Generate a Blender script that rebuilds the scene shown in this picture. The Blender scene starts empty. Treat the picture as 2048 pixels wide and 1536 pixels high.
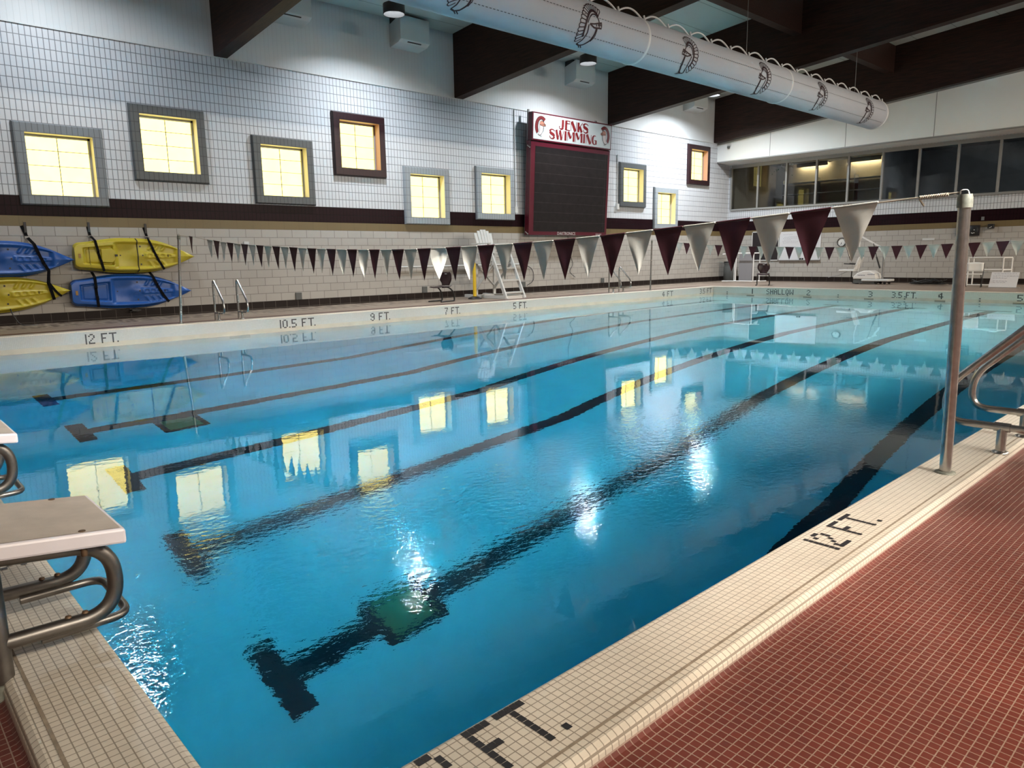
import bpy, bmesh, math, random
from mathutils import Vector, Matrix

SC = bpy.context.scene
COL = SC.collection
random.seed(7)

# ------------------------------------------------------------------ camera
CAM = Vector((-0.48938, -1.28874, 1.16213))
YAW, PITCH, ROLL, FPX = 0.8217818, 0.1741563, -0.0158898, 1444.2128
_f = Vector((math.cos(YAW)*math.cos(PITCH), math.sin(YAW)*math.cos(PITCH), -math.sin(PITCH)))
_r = Vector((math.sin(YAW), -math.cos(YAW), 0))
_u = _r.cross(_f)
_r2 = math.cos(ROLL)*_r + math.sin(ROLL)*_u
_u2 = -math.sin(ROLL)*_r + math.cos(ROLL)*_u
cd = bpy.data.cameras.new('camera')
cam = bpy.data.objects.new('camera', cd)
COL.objects.link(cam)
cd.sensor_fit = 'HORIZONTAL'
cd.sensor_width = 36.0
cd.lens = 36.0*FPX/2048.0
cd.clip_start = 0.05
cd.clip_end = 200
_m = Matrix((_r2, _u2, -_f)).transposed().to_4x4()
_m.translation = CAM
cam.matrix_world = _m
SC.camera = cam

# ------------------------------------------------------------------ world, view, light settings
wd = bpy.data.worlds.new('night_outside')
SC.world = wd
wd.use_nodes = True
wd.node_tree.nodes['Background'].inputs[0].default_value = (0.01, 0.012, 0.016, 1)
wd.node_tree.nodes['Background'].inputs[1].default_value = 1.0
SC.view_settings.view_transform = 'Standard'
SC.view_settings.look = 'None'
SC.view_settings.exposure = 0.0
SC.view_settings.gamma = 1.0
SC.view_settings.use_curve_mapping = False
cy = SC.cycles
cy.use_denoising = True
cy.max_bounces = 10
cy.diffuse_bounces = 5
cy.glossy_bounces = 4
cy.transmission_bounces = 8
cy.transparent_max_bounces = 8
cy.caustics_reflective = False
cy.caustics_refractive = True
cy.sample_clamp_indirect = 0.0
cy.blur_glossy = 0.3

LAMP_FAR = 430.0      # floodlights above the kayak side
LAMP_NEAR = 1050.0    # long lamp panels above the near deck
LAMP_DECK = 420.0      # warm downlight over the near deck
FILL_POOL = 150.0     # added unseen floodlights that brighten the pool
FILL_ROOF = 45.0      # added unseen square lamps that lift the deep end

# ------------------------------------------------------------------ room numbers (metres, z = 0 is the top of the pool coping)
L, W = 22.86, 13.014          # pool
WZ = -0.30                    # water level
FLOOR = -0.03                 # deck level
WY, WX = 16.15, 28.96         # long wall, end wall
NY, NX = -11.5, -6.0          # walls behind the camera
RIDGE = 2.3
def roof_z(y):  return 7.55 + 0.0905*(WY - max(y, 2*RIDGE - y))
def beam_z(y):  return 5.78 + 0.0905*(WY - max(y, 2*RIDGE - y))

# ------------------------------------------------------------------ material helpers
def new_mat(name):
    m = bpy.data.materials.new(name)
    m.use_nodes = True
    nt = m.node_tree
    b = nt.nodes['Principled BSDF']
    return m, nt, b

def mat(name, col, rough=0.5, metal=0.0, noise=0.0, nscale=6.0, spec=0.5, bump=0.0, bscale=80.0):
    m, nt, b = new_mat(name)
    b.inputs['Base Color'].default_value = (*col, 1)
    b.inputs['Roughness'].default_value = rough
    b.inputs['Metallic'].default_value = metal
    b.inputs['Specular IOR Level'].default_value = spec
    if noise or bump:
        g = nt.nodes.new('ShaderNodeNewGeometry')
    if noise:
        t = nt.nodes.new('ShaderNodeTexNoise')
        t.inputs['Scale'].default_value = nscale
        t.inputs['Detail'].default_value = 4
        nt.links.new(g.outputs['Position'], t.inputs['Vector'])
        r = nt.nodes.new('ShaderNodeMapRange')
        r.inputs['To Min'].default_value = 1 - noise
        r.inputs['To Max'].default_value = 1 + noise
        r.inputs['From Min'].default_value = 0.25
        r.inputs['From Max'].default_value = 0.75
        nt.links.new(t.outputs['Fac'], r.inputs['Value'])
        x = nt.nodes.new('ShaderNodeMix'); x.data_type = 'RGBA'; x.blend_type = 'MULTIPLY'
        x.inputs[0].default_value = 1
        x.inputs[6].default_value = (*col, 1)
        nt.links.new(r.outputs[0], x.inputs[7])
        nt.links.new(x.outputs[2], b.inputs['Base Color'])
    if bump:
        t2 = nt.nodes.new('ShaderNodeTexNoise')
        t2.inputs['Scale'].default_value = bscale
        nt.links.new(g.outputs['Position'], t2.inputs['Vector'])
        bp = nt.nodes.new('ShaderNodeBump')
        bp.inputs['Distance'].default_value = bump
        nt.links.new(t2.outputs['Fac'], bp.inputs['Height'])
        nt.links.new(bp.outputs[0], b.inputs['Normal'])
    return m

def tile_mat(name, c1, c2, mortar, bw, bh, ms, axes='XY', offset=0.0, rough=0.4, bump=0.003, origin=(0, 0), noise=0.0, nscale=1.5, smooth=0.1, spec=0.5):
    m, nt, b = new_mat(name)
    g = nt.nodes.new('ShaderNodeNewGeometry')
    s = nt.nodes.new('ShaderNodeSeparateXYZ')
    c = nt.nodes.new('ShaderNodeCombineXYZ')
    nt.links.new(g.outputs['Position'], s.inputs[0])
    for i, a in enumerate(axes):
        ad = nt.nodes.new('ShaderNodeMath'); ad.operation = 'SUBTRACT'
        ad.inputs[1].default_value = origin[i]
        nt.links.new(s.outputs[a], ad.inputs[0])
        nt.links.new(ad.outputs[0], c.inputs[i])
    t = nt.nodes.new('ShaderNodeTexBrick')
    t.offset = offset; t.offset_frequency = 2; t.squash = 1.0
    t.inputs['Scale'].default_value = 1
    t.inputs['Color1'].default_value = (*c1, 1)
    t.inputs['Color2'].default_value = (*c2, 1)
    t.inputs['Mortar'].default_value = (*mortar, 1)
    t.inputs['Mortar Size'].default_value = ms
    t.inputs['Mortar Smooth'].default_value = smooth
    t.inputs['Bias'].default_value = 0
    t.inputs['Brick Width'].default_value = bw
    t.inputs['Row Height'].default_value = bh
    nt.links.new(c.outputs[0], t.inputs['Vector'])
    out = t.outputs['Color']
    if noise:
        n = nt.nodes.new('ShaderNodeTexNoise')
        n.inputs['Scale'].default_value = nscale; n.inputs['Detail'].default_value = 5
        nt.links.new(g.outputs['Position'], n.inputs['Vector'])
        r = nt.nodes.new('ShaderNodeMapRange')
        r.inputs['From Min'].default_value = 0.3; r.inputs['From Max'].default_value = 0.7
        r.inputs['To Min'].default_value = 1 - noise; r.inputs['To Max'].default_value = 1 + noise
        nt.links.new(n.outputs['Fac'], r.inputs['Value'])
        x = nt.nodes.new('ShaderNodeMix'); x.data_type = 'RGBA'; x.blend_type = 'MULTIPLY'
        x.inputs[0].default_value = 1
        nt.links.new(out, x.inputs[6]); nt.links.new(r.outputs[0], x.inputs[7])
        out = x.outputs[2]
    nt.links.new(out, b.inputs['Base Color'])
    b.inputs['Roughness'].default_value = rough
    b.inputs['Specular IOR Level'].default_value = spec
    if bump:
        bp = nt.nodes.new('ShaderNodeBump')
        bp.inputs['Distance'].default_value = bump
        bp.inputs['Strength'].default_value = 0.6
        bp.invert = True
        nt.links.new(t.outputs['Fac'], bp.inputs['Height'])
        nt.links.new(bp.outputs[0], b.inputs['Normal'])
    return m

def emit_mat(name, col, strength):
    m = bpy.data.materials.new(name); m.use_nodes = True
    nt = m.node_tree; nt.nodes.clear()
    o = nt.nodes.new('ShaderNodeOutputMaterial'); e = nt.nodes.new('ShaderNodeEmission')
    e.inputs[0].default_value = (*col, 1); e.inputs[1].default_value = strength
    nt.links.new(e.outputs[0], o.inputs[0])
    return m

# ------------------------------------------------------------------ mesh builder
class MB:
    def __init__(self):
        self.v = []; self.f = []; self.sm = []; self.mi = []; self.cur = 0
    def add(self, pts, faces, smooth=False):
        b = len(self.v)
        self.v += [tuple(p) for p in pts]
        for f in faces:
            self.f.append(tuple(b + i for i in f)); self.sm.append(smooth); self.mi.append(self.cur)
        return self
    def quad(self, a, b, c, d):
        return self.add([a, b, c, d], [(0, 1, 2, 3)])
    def box(self, x0, y0, z0, x1, y1, z1):
        if x0 > x1: x0, x1 = x1, x0
        if y0 > y1: y0, y1 = y1, y0
        if z0 > z1: z0, z1 = z1, z0
        p = [(x0,y0,z0),(x1,y0,z0),(x1,y1,z0),(x0,y1,z0),(x0,y0,z1),(x1,y0,z1),(x1,y1,z1),(x0,y1,z1)]
        return self.add(p, [(0,3,2,1),(4,5,6,7),(0,1,5,4),(1,2,6,5),(2,3,7,6),(3,0,4,7)])
    def bar(self, a, b, w, h, up=(0, 0, 1)):
        a = Vector(a); b = Vector(b); d = (b - a).normalized(); up = Vector(up)
        s = d.cross(up)
        if s.length < 1e-4: s = d.cross(Vector((1, 0, 0)))
        s.normalize(); t = s.cross(d)
        p = []
        for q in (a, b):
            for i, j in ((-1,-1),(1,-1),(1,1),(-1,1)):
                p.append(q + s*(i*w/2) + t*(j*h/2))
        return self.add(p, [(0,3,2,1),(4,5,6,7),(0,1,5,4),(1,2,6,5),(2,3,7,6),(3,0,4,7)])
    def prism(self, poly, axis, a, b):
        # poly: 2d points; axis: 0/1/2 extrusion axis; from a to b
        def P(u, v, w):
            return ((w, u, v), (u, w, v), (u, v, w))[axis]
        n = len(poly)
        pts = [P(u, v, a) for u, v in poly] + [P(u, v, b) for u, v in poly]
        fs = [tuple(range(n - 1, -1, -1)), tuple(range(n, 2*n))]
        fs += [(i, (i + 1) % n, n + (i + 1) % n, n + i) for i in range(n)]
        return self.add(pts, fs)
    def tube(self, pts, r, n=10, closed=False, caps=True):
        pts = [Vector(p) for p in pts]
        m = len(pts); rings = []
        rr = r if isinstance(r, (list, tuple)) else [r]*m
        prev = None
        for i, p in enumerate(pts):
            if closed: d = pts[(i + 1) % m] - pts[i - 1]
            elif i == 0: d = pts[1] - pts[0]
            elif i == m - 1: d = pts[-1] - pts[-2]
            else: d = (pts[i + 1] - p).normalized() + (p - pts[i - 1]).normalized()
            d.normalize()
            if prev is None:
                s = d.cross(Vector((0, 0, 1)))
                if s.length < 1e-3: s = d.cross(Vector((1, 0, 0)))
            else:
                s = prev - d*prev.dot(d)
            s.normalize(); prev = s; t = d.cross(s)
            rings.append([p + (s*math.cos(2*math.pi*k/n) + t*math.sin(2*math.pi*k/n))*rr[i] for k in range(n)])
        P = [q for ring in rings for q in ring]
        F = []
        for i in range(m if closed else m - 1):
            j = (i + 1) % m
            F += [(i*n + k, i*n + (k + 1) % n, j*n + (k + 1) % n, j*n + k) for k in range(n)]
        self.add(P, F, True)
        if caps and not closed:
            self.add(rings[0], [tuple(range(n - 1, -1, -1))]); self.add(rings[-1], [tuple(range(n))])
        return self
    def cyl(self, a, b, r, n=16):
        return self.tube([a, b], r, n)
    def lathe(self, prof, origin, n=24, axis=2, caps=True):
        # prof: list of (radius, height)
        o = Vector(origin); P = []; F = []
        for r, h in prof:
            for k in range(n):
                c, s = math.cos(2*math.pi*k/n)*r, math.sin(2*math.pi*k/n)*r
                q = ((h, c, s), (s, h, c), (c, s, h))[axis]
                P.append(o + Vector(q))
        for i in range(len(prof) - 1):
            F += [(i*n + k, i*n + (k + 1) % n, (i + 1)*n + (k + 1) % n, (i + 1)*n + k) for k in range(n)]
        self.add(P, F, True)
        if caps and prof[0][0] > 1e-4: self.add(P[:n], [tuple(range(n - 1, -1, -1))])
        if caps and prof[-1][0] > 1e-4: self.add(P[-n:], [tuple(range(n))])
        return self
    def grid(self, rows, smooth=True):
        # rows: list of equal-length point lists
        nr, nc = len(rows), len(rows[0])
        P = [q for r in rows for q in r]
        F = [(i*nc + j, i*nc + j + 1, (i + 1)*nc + j + 1, (i + 1)*nc + j) for i in range(nr - 1) for j in range(nc - 1)]
        return self.add(P, F, smooth)
    def build(self, name, m, parent=None, world=True, bevel=0.0, kind=None, label=None):
        me = bpy.data.meshes.new(name)
        off = Vector((0, 0, 0))
        if parent is not None and world:
            off = parent.location.copy()
            q = parent.parent
            while q is not None:
                off = off + q.location; q = q.parent
        me.from_pydata([tuple(Vector(p) - off) for p in self.v], [], self.f)
        for mm in (m if isinstance(m, (list, tuple)) else [m]): me.materials.append(mm)
        me.polygons.foreach_set('use_smooth', self.sm)
        me.polygons.foreach_set('material_index', self.mi)
        bm = bmesh.new(); bm.from_mesh(me)
        bmesh.ops.recalc_face_normals(bm, faces=bm.faces)
        bm.to_mesh(me); bm.free()
        me.update()
        o = bpy.data.objects.new(name, me)
        COL.objects.link(o)
        if parent is not None: o.parent = parent
        if bevel:
            b = o.modifiers.new('bevel', 'BEVEL'); b.width = bevel; b.segments = 2; b.limit_method = 'ANGLE'
        if kind: o['kind'] = kind
        if label: o['label'] = label
        return o

def thing(name, label, cat, loc=(0, 0, 0), group=None, kind=None):
    o = bpy.data.objects.new(name, None)
    COL.objects.link(o)
    o.location = loc
    o.empty_display_size = 0.1
    o['label'] = label
    o['category'] = cat
    if group: o['group'] = group
    if kind: o['kind'] = kind
    return o

def tag(o, label, cat, group=None, kind=None):
    o['label'] = label; o['category'] = cat
    if group: o['group'] = group
    if kind: o['kind'] = kind
    return o

def dup(root, delta, label=None):
    r = root.copy(); COL.objects.link(r)
    r.location = Vector(root.location) + Vector(delta)
    if label: r['label'] = label
    for ch in [c for c in COL.objects if c.parent == root]:
        c = ch.copy(); COL.objects.link(c); c.parent = r
        for g in [d for d in COL.objects if d.parent == ch]:
            d = g.copy(); COL.objects.link(d); d.parent = c
    return r

def fillet(pts, r, n=6):
    pts = [Vector(p) for p in pts]; out = [pts[0]]
    for i in range(1, len(pts) - 1):
        a, b, c = pts[i - 1], pts[i], pts[i + 1]
        rr = r[i - 1] if isinstance(r, (list, tuple)) else r
        da, dc = (a - b), (c - b)
        t = min(rr, da.length*0.49, dc.length*0.49)
        p0, p2 = b + da.normalized()*t, b + dc.normalized()*t
        for k in range(n + 1):
            s = k/n
            out.append(p0*(1 - s)**2 + b*2*s*(1 - s) + p2*s*s)
    out.append(pts[-1])
    return out

def lerp_table(tab, x):
    if x <= tab[0][0]: return tab[0][1]
    for (a, va), (b, vb) in zip(tab, tab[1:]):
        if x <= b: return va + (vb - va)*(x - a)/(b - a)
    return tab[-1][1]
# ------------------------------------------------------------------ materials
IN = 0.0254
M_REDTILE = tile_mat('red_deck_tile', (0.150, 0.039, 0.030), (0.125, 0.033, 0.026), (0.30, 0.215, 0.175), IN*1.02, IN*1.02, 0.0015, 'XY', 0, 0.32, 0.0012, noise=0.22, nscale=1.4)
M_COPING = tile_mat('cream_coping_tile', (0.66, 0.60, 0.51), (0.62, 0.56, 0.475), (0.30, 0.26, 0.21), IN, IN, 0.0016, 'XY', 0, 0.38, 0.001, noise=0.10, nscale=2.2)
M_COPFACE = tile_mat('white_coping_face_tile', (0.50, 0.505, 0.48), (0.47, 0.475, 0.45), (0.35, 0.35, 0.32), IN, IN, 0.0014, 'XZ', 0, 0.35, 0.0005)
M_COPFACE_Y = tile_mat('white_coping_end_face_tile', (0.55, 0.57, 0.50), (0.52, 0.54, 0.47), (0.38, 0.39, 0.34), IN, IN, 0.0014, 'YZ', 0, 0.35, 0.0005)
M_SCUM = mat('waterline_stain_tile', (0.49, 0.445, 0.355), 0.5, noise=0.15, nscale=3)
M_POOL = mat('pale_pool_tile', (0.84, 0.88, 0.87), 0.5, noise=0.05, nscale=2)
M_LANE = mat('black_lane_tile', (0.022, 0.02, 0.024), 0.5, noise=0.2, nscale=8)
M_DRAIN = mat('green_drain_cover', (0.20, 0.26, 0.12), 0.5)
M_BLACKTILE = mat('black_letter_tile', (0.025, 0.024, 0.028), 0.35)
M_TANDECK = tile_mat('tan_deck_tile', (0.27, 0.205, 0.16), (0.24, 0.18, 0.14), (0.20, 0.155, 0.12), 2*IN, 2*IN, 0.002, 'XY', 0, 0.4, 0.0006, noise=0.12, nscale=2)
M_SPECK = tile_mat('speckled_deck_tile', (0.10, 0.072, 0.054), (0.36, 0.29, 0.22), (0.15, 0.115, 0.09), 0.075, 0.26, 0.006, 'XY', 0, 0.5, 0.001, noise=0.35, nscale=9)
M_REDSTRIP = mat('dark_red_strip_tile', (0.085, 0.035, 0.03), 0.4, noise=0.2)
M_BASE = tile_mat('dark_brown_base_tile', (0.022, 0.016, 0.014), (0.018, 0.013, 0.012), (0.12, 0.105, 0.09), 0.305, 0.4, 0.004, 'XZ', 0, 0.35, 0.001, spec=0.12)
M_BASE_Y = tile_mat('dark_brown_end_base_tile', (0.022, 0.016, 0.014), (0.018, 0.013, 0.012), (0.12, 0.105, 0.09), 0.305, 0.4, 0.004, 'YZ', 0, 0.35, 0.001, spec=0.12)
BZ = 0.165; CH = 0.1955
M_BLOCK = tile_mat('pale_lower_block', (0.40, 0.38, 0.35), (0.375, 0.355, 0.325), (0.185, 0.172, 0.155), 0.40, CH, 0.006, 'XZ', 0.5, 0.55, 0.004, (0, BZ), 0.06, 0.7)
M_BLOCK_Y = tile_mat('pale_lower_block_end', (0.40, 0.38, 0.35), (0.375, 0.355, 0.325), (0.185, 0.172, 0.155), 0.40, CH, 0.006, 'YZ', 0.5, 0.55, 0.004, (0, BZ), 0.06, 0.7)
M_TAN = tile_mat('tan_band_block', (0.155, 0.112, 0.047), (0.148, 0.106, 0.045), (0.115, 0.083, 0.037), 0.40, 0.3, 0.004, 'XZ', 0, 0.5, 0.002, (0, 1.9), 0.05, 0.7)
M_TAN_Y = tile_mat('tan_band_block_end', (0.155, 0.112, 0.047), (0.148, 0.106, 0.045), (0.115, 0.083, 0.037), 0.40, 0.3, 0.004, 'YZ', 0, 0.5, 0.002, (0, 1.9), 0.05, 0.7)
M_MAROONBLK = tile_mat('maroon_band_block', (0.013, 0.0030, 0.0055), (0.012, 0.0028, 0.005), (0.004, 0.0015, 0.0025), 0.10, 0.196, 0.007, 'XZ', 0, 0.4, 0.006, (0, 2.127), spec=0.12)
M_MAROONBLK_Y = tile_mat('maroon_band_block_end', (0.013, 0.0030, 0.0055), (0.012, 0.0028, 0.005), (0.004, 0.0015, 0.0025), 0.10, 0.196, 0.007, 'YZ', 0, 0.4, 0.006, (0, 2.127), spec=0.12)
M_SCORED = tile_mat('scored_white_block', (0.60, 0.62, 0.65), (0.585, 0.605, 0.635), (0.20, 0.21, 0.225), 0.10, 0.2035, 0.0075, 'XZ', 0, 0.45, 0.008, (0, 2.52), 0.05, 0.6)
M_SCORED_Y = tile_mat('scored_white_block_end', (0.60, 0.62, 0.65), (0.585, 0.605, 0.635), (0.20, 0.21, 0.225), 0.10, 0.2035, 0.0075, 'YZ', 0, 0.45, 0.008, (0, 2.52), 0.05, 0.6)
M_UPPANEL = tile_mat('ribbed_upper_panel', (0.56, 0.59, 0.61), (0.55, 0.58, 0.60), (0.47, 0.50, 0.52), 0.11, 9.0, 0.004, 'XZ', 0, 0.45, 0.002, (0, 0), 0.05, 0.6)
M_PLAIN = mat('plain_painted_wall', (0.55, 0.54, 0.52), 0.6, noise=0.04, nscale=0.8)
M_CEIL = tile_mat('pale_roof_deck', (0.50, 0.55, 0.53), (0.49, 0.54, 0.52), (0.22, 0.25, 0.24), 30.0, 1.2, 0.012, 'XY', 0, 0.6, 0.004)
M_WOOD = None
def wood():
    m, nt, b = new_mat('dark_stained_timber')
    g = nt.nodes.new('ShaderNodeNewGeometry')
    mp = nt.nodes.new('ShaderNodeMapping'); mp.inputs['Scale'].default_value = (9, 0.7, 9)
    t = nt.nodes.new('ShaderNodeTexNoise'); t.inputs['Scale'].default_value = 3; t.inputs['Detail'].default_value = 6
    nt.links.new(g.outputs['Position'], mp.inputs[0]); nt.links.new(mp.outputs[0], t.inputs['Vector'])
    r = nt.nodes.new('ShaderNodeValToRGB')
    r.color_ramp.elements[0].position = 0.3; r.color_ramp.elements[0].color = (0.008, 0.0035, 0.0028, 1)
    r.color_ramp.elements[1].position = 0.72; r.color_ramp.elements[1].color = (0.036, 0.013, 0.008, 1)
    nt.links.new(t.outputs['Fac'], r.inputs[0]); nt.links.new(r.outputs[0], b.inputs['Base Color'])
    b.inputs['Roughness'].default_value = 0.6
    b.inputs['Specular IOR Level'].default_value = 0.3
    return m
M_WOOD = wood()
M_STEEL = mat('brushed_stainless_steel', (0.44, 0.43, 0.415), 0.27, 1.0, noise=0.18, nscale=30)
M_STEEL_DK = mat('dull_stainless_tube', (0.21, 0.195, 0.18), 0.42, 1.0, noise=0.2, nscale=18)
M_GALV = mat('grey_metal', (0.25, 0.25, 0.25), 0.5, 0.8)
M_WHITE = mat('white_painted', (0.56, 0.56, 0.545), 0.45)
M_WHITEPL = mat('white_plastic', (0.72, 0.71, 0.69), 0.4)
M_CREAMBOX = mat('pale_metal_box', (0.56, 0.58, 0.58), 0.5)
M_BLACK = mat('black_plastic', (0.012, 0.012, 0.013), 0.45)
M_BLACKSTRAP = mat('black_webbing', (0.004, 0.004, 0.005), 0.8, spec=0.1)
M_DKMAROON = mat('dark_maroon_plastic', (0.022, 0.007, 0.010), 0.4)
M_MAROONCLOTH = mat('maroon_cloth', (0.060, 0.010, 0.018), 0.8, noise=0.12, nscale=12)
M_WHITECLOTH = mat('white_vinyl_cloth', (0.60, 0.58, 0.52), 0.6, noise=0.08, nscale=10)
M_ROPE = mat('pale_rope', (0.48, 0.42, 0.33), 0.8)
M_YELLOW = mat('yellow_polyethylene', (0.47, 0.385, 0.022), 0.38, noise=0.06, nscale=5)
M_BLUE = mat('blue_polyethylene', (0.007, 0.080, 0.34), 0.36, noise=0.06, nscale=5)
M_YELPOST = mat('yellow_post_plastic', (0.70, 0.47, 0.02), 0.45)
M_SKIM = mat('tan_skimmer_plate', (0.22, 0.185, 0.13), 0.5)
M_GREYPLATE = mat('grey_cover_plate', (0.085, 0.09, 0.088), 0.5)
M_ORANGE = mat('orange_brown_decal', (0.30, 0.16, 0.03), 0.5)
M_DUCT = mat('white_duct_fabric', (0.47, 0.50, 0.56), 0.75, noise=0.03, nscale=1.2)
M_DUCTRING = mat('white_duct_hoop', (0.72, 0.74, 0.76), 0.5)
M_INK = mat('dark_maroon_ink', (0.020, 0.004, 0.010), 0.6)
M_STITCH = tile_mat('dotted_grey_stitching', (0.07, 0.07, 0.08), (0.08, 0.08, 0.09), (0.44, 0.47, 0.53), 0.085, 9.0, 0.018, 'XY', 0, 0.75, 0.0)
M_GREYSUR = [mat('mid_grey_surround', (0.155, 0.175, 0.19), 0.5), mat('dark_grey_surround', (0.075, 0.083, 0.088), 0.5), mat('light_grey_surround', (0.28, 0.315, 0.345), 0.5)]
def sur(name, c, mo):
    return tile_mat(name, c, tuple(x*0.96 for x in c), mo, 0.10, 0.2035, 0.006, 'XZ', 0, 0.45, 0.004, (0, 2.52))
M_SUR = {'mid': sur('mid_grey_scored_block', (0.19, 0.215, 0.235), (0.10, 0.11, 0.12)),
         'dark': sur('dark_grey_scored_block', (0.085, 0.095, 0.10), (0.035, 0.038, 0.04)),
         'light': sur('light_grey_scored_block', (0.30, 0.335, 0.36), (0.15, 0.165, 0.18)),
         'maroon': sur('maroon_scored_block', (0.022, 0.005, 0.008), (0.007, 0.003, 0.004))}
M_REVEAL = mat('cream_window_reveal', (0.62, 0.58, 0.47), 0.5)
M_REVEAL_M = mat('maroon_tinted_window_reveal', (0.40, 0.22, 0.18), 0.5)
M_GLZBAR = mat('dark_glazing_bar', (0.10, 0.095, 0.08), 0.5)
M_PANE = None
def pane_mat():
    m = bpy.data.materials.new('backlit_glass_block'); m.use_nodes = True
    nt = m.node_tree; nt.nodes.clear()
    o = nt.nodes.new('ShaderNodeOutputMaterial'); e = nt.nodes.new('ShaderNodeEmission')
    g = nt.nodes.new('ShaderNodeNewGeometry')
    t = nt.nodes.new('ShaderNodeTexNoise'); t.inputs['Scale'].default_value = 3.5; t.inputs['Detail'].default_value = 2
    nt.links.new(g.outputs['Position'], t.inputs['Vector'])
    r = nt.nodes.new('ShaderNodeValToRGB')
    r.color_ramp.elements[0].position = 0.35; r.color_ramp.elements[0].color = (0.95, 0.78, 0.225, 1)
    r.color_ramp.elements[1].position = 0.7; r.color_ramp.elements[1].color = (1.0, 0.84, 0.245, 1)
    nt.links.new(t.outputs['Fac'], r.inputs[0]); nt.links.new(r.outputs[0], e.inputs[0])
    e.inputs[1].default_value = 3.6
    nt.links.new(e.outputs[0], o.inputs[0])
    return m
M_PANE = pane_mat()
M_SIGNWHITE = mat('white_sign_face', (0.50, 0.53, 0.52), 0.35)
M_SIGNRED = mat('sign_maroon_red', (0.17, 0.012, 0.014), 0.45)
M_SIGNCOPPER = mat('sign_copper', (0.36, 0.15, 0.10), 0.45)
M_SIGNPALE = mat('sign_pale_rose', (0.52, 0.44, 0.42), 0.45)
M_SIGNBLACK = mat('sign_black', (0.012, 0.008, 0.010), 0.5)
M_BOARDFRAME = mat('scoreboard_maroon', (0.085, 0.006, 0.016), 0.35)
M_LEDPANEL = tile_mat('dark_display_modules', (0.016, 0.0125, 0.0125), (0.014, 0.011, 0.011), (0.05, 0.042, 0.042), 5.0, 0.308, 0.004, 'XZ', 0, 0.5, 0.0, (0, 1.98), 0.15, 6, spec=0.12)
M_FRAMEGREY = mat('grey_aluminium_frame', (0.32, 0.32, 0.31), 0.45, 0.3)
M_SOFFIT = mat('white_soffit_board', (0.86, 0.865, 0.84), 0.55, noise=0.03, nscale=0.7)
M_JOINT = mat('dark_board_joint', (0.16, 0.16, 0.15), 0.6)
M_TREAD = mat('sanded_platform_top', (0.50, 0.44, 0.385), 0.75, noise=0.10, nscale=14, bump=0.0006, bscale=400)
M_PLATFORM = mat('white_gelcoat_platform', (0.70, 0.66, 0.70), 0.35, noise=0.04, nscale=10)
M_FLANGE = mat('green_grey_clamp', (0.20, 0.205, 0.17), 0.55, 0.3, noise=0.3, nscale=40)
M_RUST = mat('rusty_bolt', (0.16, 0.10, 0.06), 0.55, 0.6, noise=0.3, nscale=60)
M_BOARDWHITE = mat('whiteboard_face', (0.60, 0.60, 0.62), 0.25)
M_BOARDBLACK = mat('dark_notice_board', (0.014, 0.010, 0.012), 0.5)
M_SCRIBBLE = mat('marker_scribble', (0.16, 0.15, 0.20), 0.6)
M_CLOCKFACE = mat('white_clock_face', (0.66, 0.66, 0.64), 0.4)
M_GREYPANEL = mat('grey_panel', (0.23, 0.225, 0.235), 0.5)
M_ROOM = mat('beige_room_wall', (0.36, 0.32, 0.25), 0.6, noise=0.08, nscale=1.5)
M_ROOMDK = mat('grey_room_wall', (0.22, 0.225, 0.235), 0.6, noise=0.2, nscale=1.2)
M_STRIP = emit_mat('warm_strip_lamp', (1.0, 0.84, 0.52), 30.0)
M_STRIPFILL = emit_mat('dim_fill_strip', (0.80, 0.92, 1.0), 7.0)
M_JOINTSAND = mat('sandy_joint_filler', (0.27, 0.22, 0.165), 0.8, noise=0.3, nscale=25)
M_LEAF = mat('green_leaf', (0.06, 0.12, 0.03), 0.5)
M_CANBLACK = mat('black_lamp_housing', (0.015, 0.015, 0.016), 0.5)
M_CANIN = mat('lamp_baffle', (0.002, 0.002, 0.002), 0.9, spec=0.0)
M_HOSE = mat('black_hose', (0.012, 0.012, 0.012), 0.5)

def glass_mat():
    m = bpy.data.materials.new('clear_window_glass'); m.use_nodes = True
    nt = m.node_tree; nt.nodes.clear()
    o = nt.nodes.new('ShaderNodeOutputMaterial'); x = nt.nodes.new('ShaderNodeMixShader')
    fr = nt.nodes.new('ShaderNodeFresnel'); fr.inputs[0].default_value = 1.5
    tr = nt.nodes.new('ShaderNodeBsdfTransparent'); tr.inputs[0].default_value = (0.72, 0.74, 0.73, 1)
    gl = nt.nodes.new('ShaderNodeBsdfGlossy'); gl.inputs['Roughness'].default_value = 0.02
    nt.links.new(fr.outputs[0], x.inputs[0]); nt.links.new(tr.outputs[0], x.inputs[1]); nt.links.new(gl.outputs[0], x.inputs[2])
    nt.links.new(x.outputs[0], o.inputs[0])
    return m
M_GLASS = glass_mat()

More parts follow.
